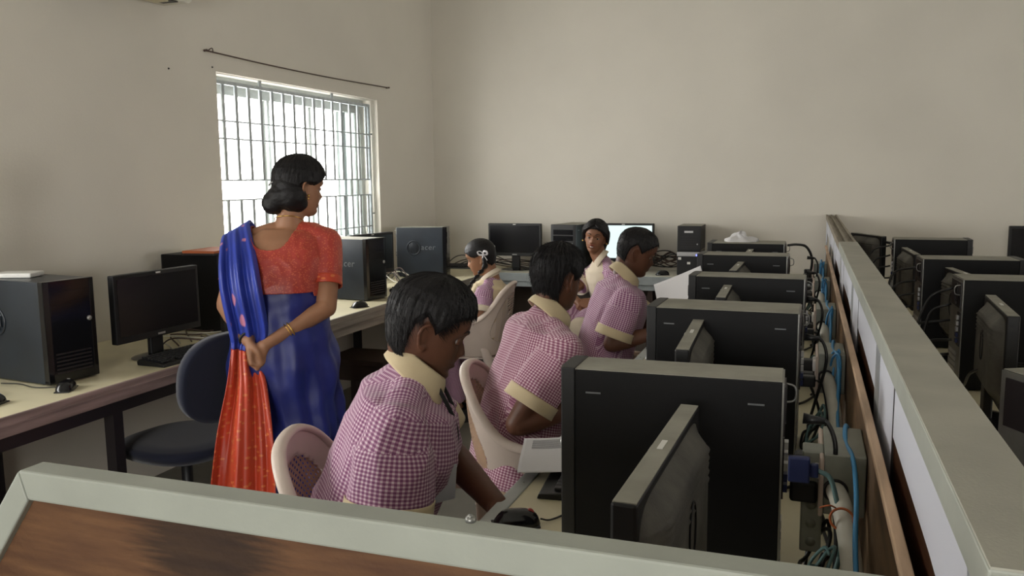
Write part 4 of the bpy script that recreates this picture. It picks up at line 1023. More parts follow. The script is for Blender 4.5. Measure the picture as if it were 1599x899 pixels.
def seated(label, p):
    """p: dictionary of joints in room coordinates"""
    phi = R(p['phi']); f = V3(math.cos(phi), math.sin(phi), 0); l = V3(-math.sin(phi), math.cos(phi), 0); s = p.get('s', 1.0); skin = p.get('skin', 'skin_dark'); st = p.get('stout', 1.0)
    hip = V3(*p['hip']); root = thing('person', label, 'person', (hip.x, hip.y, 0), phi); bpy.context.view_layer.update()
    root.matrix_basis = Matrix.Translation((hip.x, hip.y, 0)) @ Matrix.Rotation(phi, 4, 'Z')
    neck = V3(*p['neck']); H = head_matrix(V3(*p['head']), *p['hrot']); hs = p.get('hs', s)
    upv = (neck-hip).normalized(); fw = (f-upv*f.dot(upv)).normalized()
    shL = V3(*p['shL']) if 'shL' in p else neck-upv*.105*s+l*.172*s*min(1.12, st); shR = V3(*p['shR']) if 'shR' in p else neck-upv*.105*s-l*.172*s*min(1.12, st)
    lat = (shL-shR).normalized(); fs = lat.cross(V3(0, 0, 1)) if abs(lat.z) < .9 else f; fs = (lat.cross(upv)).normalized()
    if fs.dot(f) < 0: fs = -fs
    chest = mix(hip, neck, .72); waist = mix(hip, neck, .36)+(-fw*.015 if not p.get('slouch') else -fw*p['slouch'])
    eL, eR, wL, wR = (V3(*p[k]) for k in ('elL', 'elR', 'wrL', 'wrR'))
    vox = p.get('vox', .006)
    # ---- skin
    v = Vol(); head_volume(v, H, hs, p.get('nosew', 1), p.get('facew', 1.0))
    skb = H @ (V3(-.030, 0, -.05)*hs); v.limb([skb, mix(skb, neck, .5), neck+V3(0, 0, -.01), neck-upv*.05], [.052*s, .050*s, .056*s, .07*s], n=20)
    v.limb([H @ (V3(.0, 0, -.085)*hs), mix(H @ (V3(-.01, 0, -.09)*hs), neck, .6)+fw*.01, neck-upv*.02], [.040*s, .042*s, .05*s])
    cut = .8
    v.loft([(hip, l, .15*s*st, fw, .10*s*st, .10*s), (waist, l, .13*s*st, fw, .09*s*st, .085*s), (chest, lat, .14*s*st, fs, .095*s*st, .09*s), (neck-upv*.07*s, lat, .13*s, fs, .06*s, .07*s), (neck-upv*.02*s, lat, .06*s, fs, .04*s, .045*s)])
    for sh, el, wr, sg in ((shL, eL, wL, 1), (shR, eR, wR, -1)):
        v.limb([neck-upv*.05*s, mix(neck-upv*.06*s, sh, .5), sh], [.040*s, .040*s, .048*s])
        v.limb([sh, mix(sh, el, .35), mix(sh, el, .7), el], [.052*s, .049*s*st**.5, .043*s, .037*s])
        v.limb([el, mix(el, wr, .3), mix(el, wr, .75), wr], [.037*s, .038*s, .028*s, .0235*s], flat=(1.12, .95))
    for k, sg in (('L', 1), ('R', -1)):
        if 'hand'+k in p:
            d_, n_, c_ = p['hand'+k]; hand(v, p['wr'+k], d_, n_, p.get('thumb'+k, sg), c_, s*.98, thumb_curl=p.get('tc', .4))
    knL, knR, anL, anR = (V3(*p[k]) for k in ('knL', 'knR', 'anL', 'anR'))
    for sg, kn, an in ((1, knL, anL), (-1, knR, anR)):
        hp = hip+l*sg*.085*s; v.limb([hp, mix(hp, kn, .5), kn], [.078*s, .066*s, .052*s]); v.limb([kn, mix(kn, an, .3), an], [.05*s, .05*s, .034*s])
        ft = V3((kn-hp).x, (kn-hp).y, 0).normalized(); v.limb([an+V3(0, 0, -.03), an+ft*.09+V3(0, 0, -.05), an+ft*.15+V3(0, 0, -.058)], [.036*s, .032*s, .022*s], flat=(1.2, .8))
    body = v.fuse('body', skin, root, vox, 3)
    Hi = (root.matrix_basis.inverted() @ H).inverted()
    me = body.data; n = len(me.vertices); co = np.empty(n*3, 'f'); me.vertices.foreach_get('co', co); co = co.reshape(-1, 3)
    A = np.array(Hi); lc = (co @ A[:3, :3].T+A[:3, 3])/hs
    def tint():
        c = np.ones((n, 3), 'f'); x, y, z = lc.T; gz = lambda a, b: np.exp(-(a/b)**2)
        lip = ((x > .07)*gz(y, .021)**2*(gz(z+.051, .006)+gz(z+.063, .0065))).clip(0, 1)
        c *= 1-lip[:, None]*np.array([.06, .46, .38])
        seam = (x > .07)*gz(y, .022)*gz(z+.0568, .002); c *= (1-.6*seam.clip(0, 1))[:, None]
        stub = (x > .02)*gz(z-.0, .1); 
        return c
    add_tint(body, tint)
    if p.get('eyes', True): eyes(root, H, hs, p.get('facew', 1.0), p.get('lid', .45), skin)
    # ---- shirt
    sm = p.get('shirt', 'ging'); e = .016*s; le = p.get('sleeve', .74)
    v = Vol(); low = hip-upv*.04
    v.loft([(low, l, .185*s*st, fw, .125*s*st, .125*s), (waist, l, .165*s*st, fw, .125*s*st, .118*s), (chest, lat, .170*s*st, fs, .125*s*st, .118*s), (mix(chest, neck, .55), lat, .165*s*min(st, 1.1), fs, .098*s*st, .105*s), (neck-upv*.045*s, lat, .120*s, fs, .070*s, .078*s), (neck-upv*.012*s, lat, .066*s, fs, .055*s, .056*s)])
    cuffs = []; bones = [(hip-upv*.3, neck+upv*.0, .15*s, fw)]
    for sh, el, sg in ((shL, eL, 1), (shR, eR, -1)):
        v.limb([neck-upv*.03*s-fs*.01, mix(neck-upv*.035, sh, .5), sh], [.054*s, .050*s, .056*s])
        ce = mix(sh, el, le); dn = (el-sh).normalized(); out = V3(0, 0, 0)
        v.limb([sh+upv*.002, mix(sh, el, le*.3), mix(sh, el, le*.65), ce], [.066*s, .071*s*st**.6, .076*s*st**.6, .078*s*st**.6], caps=(True, False), flat=(1.0, 1.0))
        cuffs.append((ce, dn, .078*s*st**.6)); bones.append((sh, el, .066*s, fw))
    post = folds(.008*s, (8, 8, 5), seed=p.get('seed', 0)*7, ridge=.8)
    if 'nobodice' in p: pass
    v.fuse('shirt', sm, root, vox, int(.06/vox), post, uvbones=bones)
    for ce, dn, r in cuffs:
        q = MB(); a = dn.orthogonal().normalized(); c = dn.cross(a)
        def cf(u, w): 
            an = u*2*math.pi; return ce+dn*((w-.42)*.042*s)+(a*math.cos(an)+c*math.sin(an))*(r+.006*s+.003*math.sin(an*3+1)*w)
        q.grid(cf, 40, 6, None, .0035, True, True); place(q.build('cuff', p.get('cuffm', 'creamcloth')), root)
    # ---- collar: stand and folded leaf round the neck
    q = MB(); cen = neck+upv*.006*s+fs*.006; ax = (skb-neck).normalized() if p.get('tiltcollar', True) else upv; cu = (ax*.4+upv*.45+fs*p.get('ctilt', .42)).normalized(); cf_ = (fs-cu*fs.dot(cu)).normalized(); cl = cu.cross(cf_)
    rr = .062*s; lw = p.get('collar', .052)*s
    def leaf(u, w):
        t = (u-.5)*2*R(p.get('open', 158)); k = abs(u-.5)*2; dr = -cf_*math.cos(t)+cl*math.sin(t)
        top = cen+dr*(rr*1.0)+cu*(.034*s-.018*s*k**2)+cf_*.012*k
        drop = lw*(1+.8*k**3)
        outp = cen+dr*(rr+.021*s+.010*s*k**3)+cu*(.034*s-drop-.006*s*k)-cu*0+cf_*.012*k
        inn = cen+dr*(rr*.93)-cu*.012*s+cf_*.012*k
        if w < .35: return inn.lerp(top, w/.35)
        x = (w-.35)/.65; m = top.lerp(outp, x); return m+dr*(.005*s*math.sin(math.pi*x))+cu*(.003*math.sin(math.pi*min(1, x*3)))
    q.grid(leaf, 60, 14, None, .0028); place(q.build('collar', p.get('collarm', 'creamcloth')), root)
    # ---- trousers
    tm = p.get('trousers', 'khaki'); v = Vol(); v.loft([(hip+upv*.06, l, .155*s*st, fw, .105*s*st, .11*s), (hip-V3(0, 0, .05), l, .16*s*st, f, .11*s, .115*s)])
    for sg, kn, an in ((1, knL, anL), (-1, knR, anR)):
        hp = hip+l*sg*.085*s; v.limb([hp, mix(hp, kn, .5), kn], [.092*s, .086*s, .070*s]); v.limb([kn, mix(kn, an, .5), mix(kn, an, .93)], [.068*s, .066*s, .066*s], caps=(True, False))
    v.fuse('trousers', tm, root, .009, 3, folds(.006*s, (9, 9, 9), seed=3), uvbones=[(hip, knL, .08, f), (knL, anL, .07, f), (hip, knR, .08, f), (knR, anR, .07, f)] if tm.startswith('ging') else None)
    for kn, an in ((knL, anL), (knR, anR)):
        ft = V3((kn-hip).x, (kn-hip).y, 0).normalized(); sd = ft.cross(V3(0, 0, 1)); q = MB()
        def sole(u, w):
            a = u*2*math.pi; x = .135*math.cos(a)+.045; y = .045*math.sin(a)*(1 if math.cos(a) > 0 else .85); h = .075-.035*max(0, math.cos(a)) if w > .5 else 0; k = 1 if w < .7 else (1-(w-.7)*1.6)
            return V3(an.x, an.y, 0)+ft*(x*k+.0)+sd*(y*k)+V3(0, 0, h*min(1, w*1.3))
        q.grid(sole, 28, 8, None, .004, True, True); place(q.build('shoe', 'blackplas'), root)
    return root, H, hs, dict(f=f, l=l, up=upv, fw=fw, fs=fs, lat=lat, neck=neck, chest=chest, waist=waist, shL=shL, shR=shR, hip=hip, skb=skb)

def add_hair(root, q): o = q.build('hair', 'hair'); place(o, root); return o

# ---- the nearest boy
root, H, hs, J = seated('boy in purple checked shirt sitting nearest, looking down in profile', dict(
    phi=24, hip=(-1.03, 1.665, .52), neck=(-.872, 1.752, 1.038), head=(-.842, 1.772, 1.132), hrot=(30, 22, 0), stout=1.33, hs=1.0,
    elR=(-.835, 1.525, .725), wrR=(-.70, 1.58, .665), elL=(-.905, 1.955, .79), wrL=(-.648, 1.715, .735),
    handR=((.75, .5, -.35), (0, -.2, 1), .35), handL=((.6, -.8, -.2), (0, 0, 1), .4),
    knR=(-.66, 1.66, .55), knL=(-.68, 1.86, .55), anR=(-.66, 1.68, .09), anL=(-.66, 1.88, .09), vox=.0042, shirt='ging', sleeve=.72, seed=1, lid=1.0, skin='skin_dark'))
add_hair(root, hair_shell(root, H, hs, 'boy', (.018, .009), fringe=.003, seed=3, strands=6500, comb=.9, lift=.004))
# name tag on a cord
q = MB(); c = J['chest']+J['fs']*.155-J['lat']*.03; q.tube([J['neck']+J['fs']*.05-J['lat']*.05+V3(0, 0, -.0), J['neck']+J['fs']*.10-J['lat']*.05-V3(0, 0, .09), c-V3(0, 0, .02)-J['lat']*.01], .0025, n=6, flat=(2, .5))
q.tube([J['neck']+J['fs']*.05+J['lat']*.05, J['neck']+J['fs']*.10+J['lat']*.04-V3(0, 0, .09), c-V3(0, 0, .02)+J['lat']*.01], .0025, n=6, flat=(2, .5)); o = q.build('lanyard', 'blackband'); place(o, root)
mt = Matrix.Translation(V3(-.755, 1.655, .80)) @ Matrix.Rotation(R(-35), 4, 'Z') @ Matrix.Rotation(R(8), 4, 'Y'); q = MB(); q.box(-.001, .001, -.030, .030, -.043, .043, None, .0008, mtx=mt); o = q.build('name_card', 'card'); place(o, root)

# ---- second boy, seen from behind
root, H, hs, J = seated('boy in rose checked shirt seen from behind, face turned away', dict(
    phi=38, hip=(-.925, 2.57, .52), neck=(-.822, 2.68, 1.036), head=(-.797, 2.712, 1.143), hrot=(64, 10, 0), stout=1.12, hs=.93,
    elR=(-.845, 2.41, .715), wrR=(-.645, 2.50, .775), elL=(-.80, 2.93, .76), wrL=(-.63, 2.78, .775),
    handR=((1, .3, 0), (0, -.2, 1), .4), handL=((.9, -.4, -.1), (0, 0, 1), .4),
    knR=(-.62, 2.60, .55), knL=(-.66, 2.85, .55), anR=(-.62, 2.62, .09), anL=(-.66, 2.87, .09), vox=.0052, shirt='ging2', sleeve=.66, seed=2, skin='skin_dark'))
add_hair(root, hair_shell(root, H, hs, 'boy', (.021, .011), fringe=.003, seed=8, strands=5200, comb=.4, lift=.013, amp=.006))

# ---- third boy
root, H, hs, J = seated('crew cut boy in purple checked shirt bending over the desk, profile', dict(
    phi=24, hip=(-.93, 3.87, .52), neck=(-.818, 3.88, 1.026), head=(-.762, 3.915, 1.135), hrot=(18, 22, 0), stout=1.15, hs=.95,
    elR=(-.825, 3.665, .735), wrR=(-.600, 3.70, .80), elL=(-.75, 4.10, .76), wrL=(-.56, 4.0, .775),
    handR=((1, .3, .1), (0, -.3, 1), .5), handL=((.9, -.4, -.1), (0, 0, 1), .4),
    knR=(-.58, 3.85, .55), knL=(-.62, 4.05, .55), anR=(-.60, 3.85, .09), anL=(-.62, 4.05, .09), vox=.006, shirt='ging', sleeve=.72, seed=5, skin='skin_dark', lid=.95))
add_hair(root, hair_shell(root, H, hs, 'crew', (.010, .006), seed=11, strands=2500, comb=.3, lift=.004, amp=.001, base='crew'))

# ---- girls: cream waistcoat over checked blouse
def waistcoat(root, J, s, m='creamlight', long_=.12, st=1.0):
    v = Vol(); up, fw, fs, lat, hip, neck, waist, chest, l = (J[k] for k in ('up', 'fw', 'fs', 'lat', 'hip', 'neck', 'waist', 'chest', 'l'))
    v.loft([(hip-up*long_*s*.3, l, .200*s*st, fw, .142*s*st, .140*s), (waist, l, .178*s*st, fw, .136*s*st, .130*s), (chest, lat, .168*s*st, fs, .136*s*st, .130*s), (mix(chest, neck, .55), lat, .148*s, fs, .120*s*st, .128*s), (neck-up*.042*s, lat, .118*s, fs, .088*s, .096*s), (neck-up*.008*s, lat, .070*s, fs, .060*s, .060*s)])
    o = v.fuse('waistcoat', m, root, .006, 3, folds(.004*s, (9, 9, 5), 4)); return o
root, H, hs, J = seated('smiling girl in cream waistcoat turning round toward the camera at the back', dict(
    phi=-146, hip=(-1.125, 5.14, .56), neck=(-1.232, 5.165, .972), head=(-1.268, 5.165, 1.118), hrot=(-88, 2, -8), s=.90, hs=.90, facew=.95,
    elL=(-1.09, 5.02, .775), wrL=(-1.245, 4.95, .735), elR=(-1.43, 5.05, .76), wrR=(-1.315, 4.935, .725),
    handL=((-.8, -.35, -.15), (.1, -.5, .8), .7), handR=((.8, -.3, -.1), (-.1, -.5, .8), .6),
    knR=(-1.42, 4.83, .60), knL=(-1.27, 4.76, .60), anR=(-1.40, 4.80, .12), anL=(-1.25, 4.74, .10), vox=.0038, shirt='ging', sleeve=.55, seed=6, skin='skin_mid', lid=.22, trousers='creamlight', cuffm='creamlight', collarm='creamlight', collar=.034, open=138))
waistcoat(root, J, .9)
add_hair(root, hair_shell(root, H, hs, 'girl', (.013, .016), seed=14, strands=1800, comb=-.6, lift=.003, amp=.002, base='girl'))
for sg in (-1, 1):
    q = Vol()
    for j, (zo, r) in enumerate(((.0, .010), (.012, .011), (.024, .012))):
        q.limb([H @ V3(.076-.012*j, sg*.006, .083+zo*.9), H @ V3(.083-.012*j, sg*.032, .066+zo), H @ V3(.055-.010*j, sg*.064, .040+zo), H @ V3(.008, sg*.078, .010+zo), H @ V3(-.035, sg*.072, -.035+zo)], [.006, r*.8, r, r*1.1, r*1.2])
    o = q.fuse('hair_lock', 'hair', root, .003, 2, folds(.0015, (90, 90, 30), 5))
q = Vol(); q.limb([H @ V3(-.07, 0, .0), H @ V3(-.11, .02, -.03), H @ V3(-.10, .03, -.08)], [.045, .05, .03]); q.fuse('hair_bun', 'hair', root, .006, 3)
q = MB(); v_ = [H @ (V3(.004, sg*.078, -.034)) for sg in (-1, 1)]
for e in v_: q2 = MB(); q2.sph(e, .005); place(q2.build('earring', 'gold'), root)
q = MB()   # teeth of the smile
def teeth(u, w): a = (u-.5)*.42; return H @ (V3(.0870*math.cos(a*.9)-.001, .0845*math.sin(a)*.5*1.0, -.0550-.0035*w-.003*math.cos(a*6)*0))
q.grid(teeth, 12, 3, None, .001); place(q.build('teeth', 'white'), root)
# skirt of the checked tunic over her thighs
v = Vol(); hp = J['hip']
v.limb([hp+V3(.0, -.02, .03), V3(-1.33, 4.93, .625), V3(-1.375, 4.80, .600)], [.125, .110, .085], flat=(1.35, .62)); v.limb([hp+V3(0, 0, .02), V3(-1.25, 4.92, .62), V3(-1.27, 4.80, .60)], [.115, .10, .08], flat=(1.2, .7))
v.limb([V3(-1.12, 5.08, .58), V3(-1.10, 4.98, .47), V3(-1.06, 4.92, .38)], [.06, .055, .05], flat=(1.3, .45))
v.fuse('tunic_skirt', 'ging', root, .007, 3, folds(.006, (12, 12, 12), 9), uvbones=[(tuple(hp), (-1.3, 4.8, .60), .1, (0, 0, 1))])

root, H, hs, J = seated('girl with white ribbons and long plait sitting at the left desk in profile', dict(
    phi=186, hip=(-1.865, 4.70, .50), neck=(-1.805, 4.72, .895), head=(-1.875, 4.715, 1.015), hrot=(188, 18, 0), s=.86, hs=.93, facew=.95,
    elL=(-1.80, 4.50, .665), wrL=(-1.99, 4.47, .72), elR=(-1.87, 4.92, .69), wrR=(-2.05, 4.86, .73),
    handL=((-1, .2, .1), (0, -.3, 1), .5), handR=((-1, -.1, .1), (0, 0, 1), .5),
    knL=(-2.05, 4.58, .53), knR=(-2.08, 4.78, .53), anL=(-2.0, 4.60, .10), anR=(-2.0, 4.80, .10), vox=.005, shirt='ging', sleeve=.62, seed=9, skin='skin_warm', lid=.6, trousers='ging', cuffm='creamlight', collarm='creamlight', collar=.03))
waistcoat(root, J, .86, 'creamcloth')
add_hair(root, hair_shell(root, H, hs, 'girl', (.009, .010), seed=21, strands=900, comb=-.8, lift=.001, amp=.0008, base='girl'))
def plait(pts, name):
    q = Vol(); P = [Vector(p) for p in pts]; n = 13
    for i in range(n):
        t = i/(n-1)*(len(P)-1); k = min(int(t), len(P)-2); c = P[k].lerp(P[k+1], t-k); r = .017*(1-.35*i/n); d = (P[k+1]-P[k]).normalized(); sd = d.cross(V3(1, 0, 0)).normalized()
        for sg in (-1, 1): q.sph(c+sd*sg*.007+d*sg*.004, (r*.8, r*.8, r*1.25), rot=V3(0, 0, 1).rotation_difference((d+sd*sg*.5).normalized()).to_matrix())
    q.fuse(name, 'hair', root, .0035, 1)
e1 = H @ V3(-.045, .085, .0)
plait([e1, e1+V3(.01, -.02, -.06), V3(-1.90, 4.58, .85), V3(-1.94, 4.57, .77)], 'plait')
e2 = H @ V3(-.045, -.085, .0); plait([e2, e2+V3(.01, .02, -.07), e2+V3(-.02, .03, -.2)], 'plait')
for e, sg in ((e1, 1), (e2+V3(0, 0, .02), -1)):
    q = MB(); e = e+(H.to_3x3() @ V3(0, .012*sg, .012))
    X = H.to_3x3() @ V3(1, 0, .2); Z = H.to_3x3() @ V3(0, 0, 1); N = H.to_3x3() @ V3(0, sg, 0)
    for a0, L in ((35, .034), (150, .030), (255, .038), (300, .030)):
        ca, sa = math.cos(R(a0)), math.sin(R(a0)); d = X*ca+Z*sa; w = -X*sa+Z*ca
        if a0 in (35, 150): q.tube([e, e+d*L*.6+w*.012+N*.006, e+d*L+N*.01, e+d*L*.6-w*.012+N*.006], .004, n=8, closed=True, flat=(.5, 1.5))
        else: q.tube([e, e+d*L*.5+N*.006, e+d*L], [.004, .007, .008], n=8, flat=(.35, 1.3))
    q.sph(e+N*.006, .008); place(q.build('ribbon', 'ribbon'), root)
# ---- the teacher in the sari
def silk(name, c, c2, motif=None, rough=.42):
    m = mat(name, c, rough, sheen=.35, bump=.25, bscale=500); nt = m.node_tree; b = nt.nodes['Principled BSDF']; b.inputs['Sheen Tint'].default_value = (*c2, 1)
    tc = nt.nodes.new('ShaderNodeTexCoord'); n = nt.nodes.new('ShaderNodeTexNoise'); n.inputs['Scale'].default_value = 7; n.inputs['Detail'].default_value = 4; nt.links.new(tc.outputs['Object'], n.inputs['Vector'])
    r = nt.nodes.new('ShaderNodeValToRGB'); r.color_ramp.elements[0].position = .35; r.color_ramp.elements[1].position = .7; r.color_ramp.elements[0].color = (*c, 1); r.color_ramp.elements[1].color = (*[k*.75 for k in c], 1); nt.links.new(n.outputs[0], r.inputs[0]); out = r.outputs[0]
    if motif:
        mp = nt.nodes.new('ShaderNodeMapping'); mp.inputs['Scale'].default_value = motif[1]; nt.links.new(tc.outputs['Object'], mp.inputs[0])
        vo = nt.nodes.new('ShaderNodeTexVoronoi'); vo.inputs['Scale'].default_value = 1; nt.links.new(mp.outputs[0], vo.inputs['Vector'])
        rr = nt.nodes.new('ShaderNodeValToRGB'); rr.color_ramp.elements[0].position = motif[2]; rr.color_ramp.elements[0].color = (1, 1, 1, 1); rr.color_ramp.elements[1].position = motif[2]+.05; rr.color_ramp.elements[1].color = (0, 0, 0, 1); nt.links.new(vo.outputs['Distance'], rr.inputs[0])
        mx = nt.nodes.new('ShaderNodeMix'); mx.data_type = 'RGBA'; nt.links.new(rr.outputs[0], mx.inputs[0]); nt.links.new(out, mx.inputs[6]); mx.inputs[7].default_value = (*motif[0], 1); out = mx.outputs[2]
    nt.links.new(out, b.inputs['Base Color']); return m
M['sariblue'] = silk('blue_silk', (.022, .045, .36), (.2, .3, 1), ((.55, .20, .30), (16, 16, 8), .17))
M['sarishaded'] = silk('plain_shaded_blue_silk', (.010, .018, .17), (.2, .3, 1))  # unpatterned sari silk, its blue darkened for the shade low on the skirt
M['sarired'] = silk('red_silk', (.55, .055, .022), (1, .4, .2), ((.62, .16, .05), (30, 30, 60), .25), .36)
M['blouse'] = silk('red_brocade', (.42, .040, .028), (1, .5, .3), ((.52, .105, .045), (110, 110, 160), .30), .42)
PALLU = [[(-2.164, 2.77, 1.227), (-2.109, 2.833, 1.309)], [(-2.105, 2.635, 1.285), (-2.03, 2.695, 1.335)], [(-2.035, 2.515, 1.218), (-1.905, 2.560, 1.208)],
 [(-2.000, 2.465, 1.098), (-1.855, 2.515, 1.1)], [(-1.986, 2.485, .933), (-1.850, 2.535, .926)], [(-1.980, 2.485, .877), (-1.900, 2.535, .863)],
 [(-1.965, 2.430, .754), (-1.845, 2.500, .745)], [(-1.965, 2.360, .578), (-1.782, 2.440, .544)], [(-1.978, 2.315, .34), (-1.76, 2.41, .35)]]
def teacher():
    phi = R(112); root = thing('person', 'woman in blue and red sari standing with back turned, hands clasped behind her', 'person', (-1.885, 2.665, 0), phi)
    root.matrix_basis = Matrix.Translation((-1.885, 2.665, 0)) @ Matrix.Rotation(phi, 4, 'Z')
    f = V3(math.cos(phi), math.sin(phi), 0); l = V3(-math.sin(phi), math.cos(phi), 0); up = V3(0, 0, 1)   # l points to her left
    O = V3(-1.885, 2.665, 0)
    def L(x, y, z): return O+f*x+l*y+up*z
    hs = .95; H = head_matrix(V3(-1.858, 2.785, 1.462), 60, 8, 0)
    neck = V3(-1.885, 2.745, 1.315); shL = V3(-2.035, 2.690, 1.245); shR = V3(-1.755, 2.795, 1.245)
    eL, eR = V3(-2.105, 2.63, 1.02), V3(-1.705, 2.70, 1.01); wL, wR = V3(-1.915, 2.505, .905), V3(-1.862, 2.515, .885)
    v = Vol(); head_volume(v, H, hs)
    skb = H @ (V3(-.03, 0, -.05)*hs); v.limb([skb, mix(skb, neck, .5), neck, neck-up*.05], [.050, .048, .052, .066], n=20)
    v.limb([H @ (V3(0, 0, -.085)*hs), neck+f*.01], [.036, .042])
    secs = [(L(0, 0, .86), l, .155, f, .12, .12), (L(0, 0, 1.0), l, .135, f, .10, .095), (L(.0, 0, 1.10), l, .14, f, .11, .095), (L(.02, 0, 1.20), l, .155, f, .10, .088), (L(.045, 0, 1.265), l, .13, f, .065, .072), (L(.06, 0, 1.305), l, .07, f, .045, .05)]
    v.loft(secs)
    for sh, el, wr in ((shL, eL, wL), (shR, eR, wR)):
        v.limb([neck-up*.02, mix(neck, sh, .55)+up*.0, sh], [.046, .046, .050]); v.limb([sh, mix(sh, el, .4), mix(sh, el, .75), el], [.052, .050, .043, .038])
        v.limb([el, mix(el, wr, .3), mix(el, wr, .75), wr], [.038, .037, .027, .0225], flat=(1.1, .95))
    hand(v, wL, V3(.12, -.10, -1), V3(-.7, -.7, -.1), 1, .85, .92, thumb_curl=.5)
    hand(v, wR, V3(-.45, -.25, -.85), V3(.1, -1, .15), -1, .95, .90, thumb_curl=.6)
    for sg in (-1, 1):
        v.limb([L(0, sg*.085, .86), L(.02, sg*.085, .46), L(-.01, sg*.085, .09)], [.085, .055, .036]); v.limb([L(-.02, sg*.085, .045), L(.08, sg*.09, .03), L(.15, sg*.095, .02)], [.036, .030, .020], flat=(1.3, .7))
    body = v.fuse('body', 'skin_warm', root, .0048, 3); add_tint(body); eyes(root, H, hs, 1, .4, 'skin_warm')
    # blouse with scooped back and short sleeves
    v = Vol(); e = .010
    v.loft([(L(.0, 0, 1.055), l, .158, f, .13, .118), (L(0, 0, 1.10), l, .158, f, .13, .116), (L(.02, 0, 1.20), l, .168, f, .115, .100), (L(.045, 0, 1.27), l, .145, f, .075, .086), (L(.055, 0, 1.30), l, .11, f, .06, .066)])
    cf = []
    for sh, el in ((shL, eL), (shR, eR)):
        v.limb([neck-up*.03, mix(neck, sh, .6), sh], [.052, .054, .060]); ce = mix(sh, el, .62); v.limb([sh, mix(sh, el, .3), ce], [.062, .062, .058], caps=(True, False)); cf.append((ce, (el-sh).normalized()))
    o = v.fuse('blouse', 'blouse', root, .0045, 3, folds(.0035, (14, 14, 16), 5))
    b = bmesh.new(); b.from_mesh(o.data); kill = []
    for fc in b.faces:
        c = fc.calc_center_median()   # root space: x forward, y to her left
        if c.z > 1.232+.085*(abs(c.y-.02)/.092)**3 and abs(c.y) < .12: kill.append(fc)
        elif c.z < 1.075 and abs(c.y) < .14: kill.append(fc)
    bmesh.ops.delete(b, geom=kill, context='FACES'); bmesh.ops.smooth_vert(b, verts=[q for q in b.verts if q.is_boundary], factor=.5, use_axis_x=True, use_axis_y=True, use_axis_z=True); bmesh.ops.solidify(b, geom=b.faces[:], thickness=.003); b.to_mesh(o.data); b.free()
    for ce, dn in cf:
        q = MB(); a = dn.orthogonal().normalized(); c = dn.cross(a)
        q.grid(lambda u, w: ce+dn*((w-.6)*.035)+(a*math.cos(u*2*math.pi)+c*math.sin(u*2*math.pi))*.0605, 36, 5, None, .003, True, True); place(q.build('sleeve_hem', 'sarired'), root)
    # wrapped skirt
    q = MB(); Z = [1.105, 1.06, .99, .90, .80, .65, .45, .25, .05, .025]; Wd = [.146, .152, .168, .195, .212, .212, .212, .222, .24, .236]; Df = [.122, .125, .13, .145, .155, .16, .165, .18, .20, .195]; Db = [.108, .110, .12, .15, .17, .165, .155, .16, .185, .18]
    def sk(u, w):
        z = 1.105-(1.105-.025)*w; a = u*2*math.pi; wd = np.interp(-z, [-k for k in Z], Wd); df = np.interp(-z, [-k for k in Z], Df); db = np.interp(-z, [-k for k in Z], Db)
        x = math.cos(a); y = math.sin(a); fo = .012*min(1, w*1.6)*(math.sin(a*9+5*w+2*noise.noise(Vector((a, w*3, 0))))+.6*math.sin(a*17-7*w))
        fo += .020*noise.noise(Vector((a*1.5+w*3, w*9, 3)))*min(1, w*3)
        if w < .5: fo += .007*math.sin(a*3+w*48)*(1-w*2)*min(1, w*12)
        return L((df if x > 0 else db)*x+.012*math.sin(w*3)+fo*x, (wd+fo)*y*(1), z)
    q.grid(sk, 140, 90, None, .004, True, True); place(q.build('sari_skirt', 'sarishaded'), root)
    # the end of the sari: over the left shoulder, down the back, red border hanging low
    rows = PALLU
    def rowpt(P, t):
        n = len(P)-1; x = min(t*n, n-1e-6); i = int(x); r = x-i; p0 = P[max(i-1, 0)]; p1 = P[i]; p2 = P[i+1]; p3 = P[min(i+2, n)]
        return Vector([.5*(2*b_+(c-a)*r+(2*a-5*b_+4*c-d)*r*r+(3*b_-a-3*c+d)*r**3) for a, b_, c, d in zip(p0, p1, p2, p3)])
    A = [k[0] for k in rows]; B = [k[1] for k in rows]
    nv = len(rows)-1; tr = 5.0/nv
    cam_dir = V3(.56, -.82, 0)
    def pal(u, t):
        a, b_ = rowpt(A, t), rowpt(B, t); p = a.lerp(b_, u); g = min(1, t*4)
        w = .011*math.sin(u*15+t*2.5+.6*math.sin(t*7))+.007*math.sin(u*31-t*4)
        low = max(0, t-.62)/.38
        w += .030*low*math.sin(u*11+1.2+t*1.5)
        return p+cam_dir*(w*g+.010*g*math.sin(math.pi*u))+V3(0, 0, .012*math.sin(u*7)*low)
    q = MB(); q.grid(lambda u, w: pal(u, w*tr), 70, 90, None, .003); place(q.build('sari_drape', 'sariblue'), root)
    q = MB(); q.grid(lambda u, w: pal(u, tr+w*(1-tr)), 70, 80, None, .003); place(q.build('sari_border', 'sarired'), root)
    # front half of the drape, across the chest to the shoulder
    q = MB()
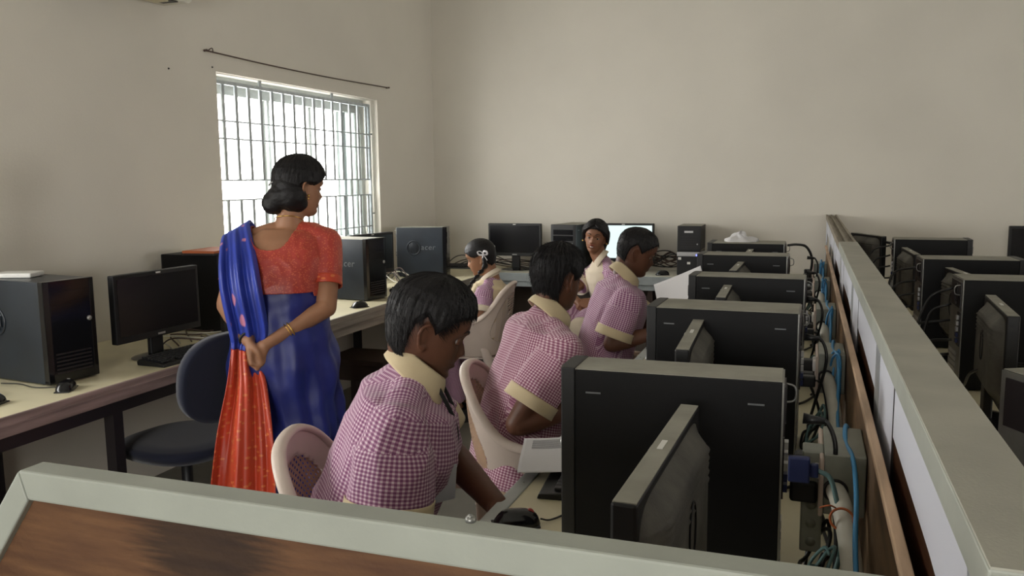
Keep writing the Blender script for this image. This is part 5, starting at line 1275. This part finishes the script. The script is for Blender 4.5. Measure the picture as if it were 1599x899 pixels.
    def fr(u, t):
        s0 = L(.17, -.06+.0*u, 1.05-.1*u); s1 = Vector(A[0]).lerp(Vector(B[0]), 1-u)
        p = s0.lerp(s1, t); return p+f*(.05*math.sin(math.pi*t)+.006*math.sin(u*20))
    q.grid(fr, 30, 24, None, .003); place(q.build('sari_drape', 'sariblue'), root)
    # hair, low bun, jewellery
    o = hair_shell(root, H, hs, 'woman', (.018, .017), seed=33, strands=3200, comb=-.7, lift=.004, amp=.003, base='girl'); add_hair(root, o)
    v = Vol(); bc = V3(-1.892, 2.712, 1.425)
    v.sph(bc, (.058, .048, .050)); v.sph(bc+V3(-.03, -.01, -.022), (.045, .042, .045)); v.sph(bc+V3(.035, .015, .008), (.06, .055, .065)); v.sph(bc+V3(.02, .02, .045), (.055, .055, .06)); v.sph(bc+V3(.045, .03, -.02), (.045, .04, .04))
    v.fuse('hair_bun', 'hair', root, .005, 9, folds(.003, (22, 22, 60), 2))
    q = MB(); q.tube([bc+V3(-.02, -.045, .045), bc+V3(-.01, -.052, .052), bc+V3(.0, -.050, .058)], .003, n=8); place(q.build('hair_clip', 'silver'), root)
    def ring(c, d, r, t, m, name, fl=None):
        q = MB(); d = Vector(d).normalized(); a = d.orthogonal().normalized(); c2 = d.cross(a); q.tube([Vector(c)+(a*math.cos(k*math.pi/6)+c2*math.sin(k*math.pi/6))*r for k in range(12)], t, n=8, sub=3, closed=True, flat=fl); place(q.build(name, m), root)
    ring(mix(eR, wR, .58), wR-eR, .0345, .0025, 'gold', 'bracelet'); ring(mix(eR, wR, .62), wR-eR, .033, .0018, 'gold', 'bracelet')
    ring(mix(eL, wL, .93), wL-eL, .0275, .005, 'blackband', 'wrist_watch')
    ring(neck+up*.022+f*.0, (V3(0, 0, 1)+f*.35), .0545, .0018, 'gold', 'necklace')
    q = MB(); q.sph(H @ (V3(.004, -.078, -.034)*hs), .005); q.sph(H @ (V3(.004, -.080, -.046)*hs), .004); place(q.build('earring', 'gold'), root)
teacher()
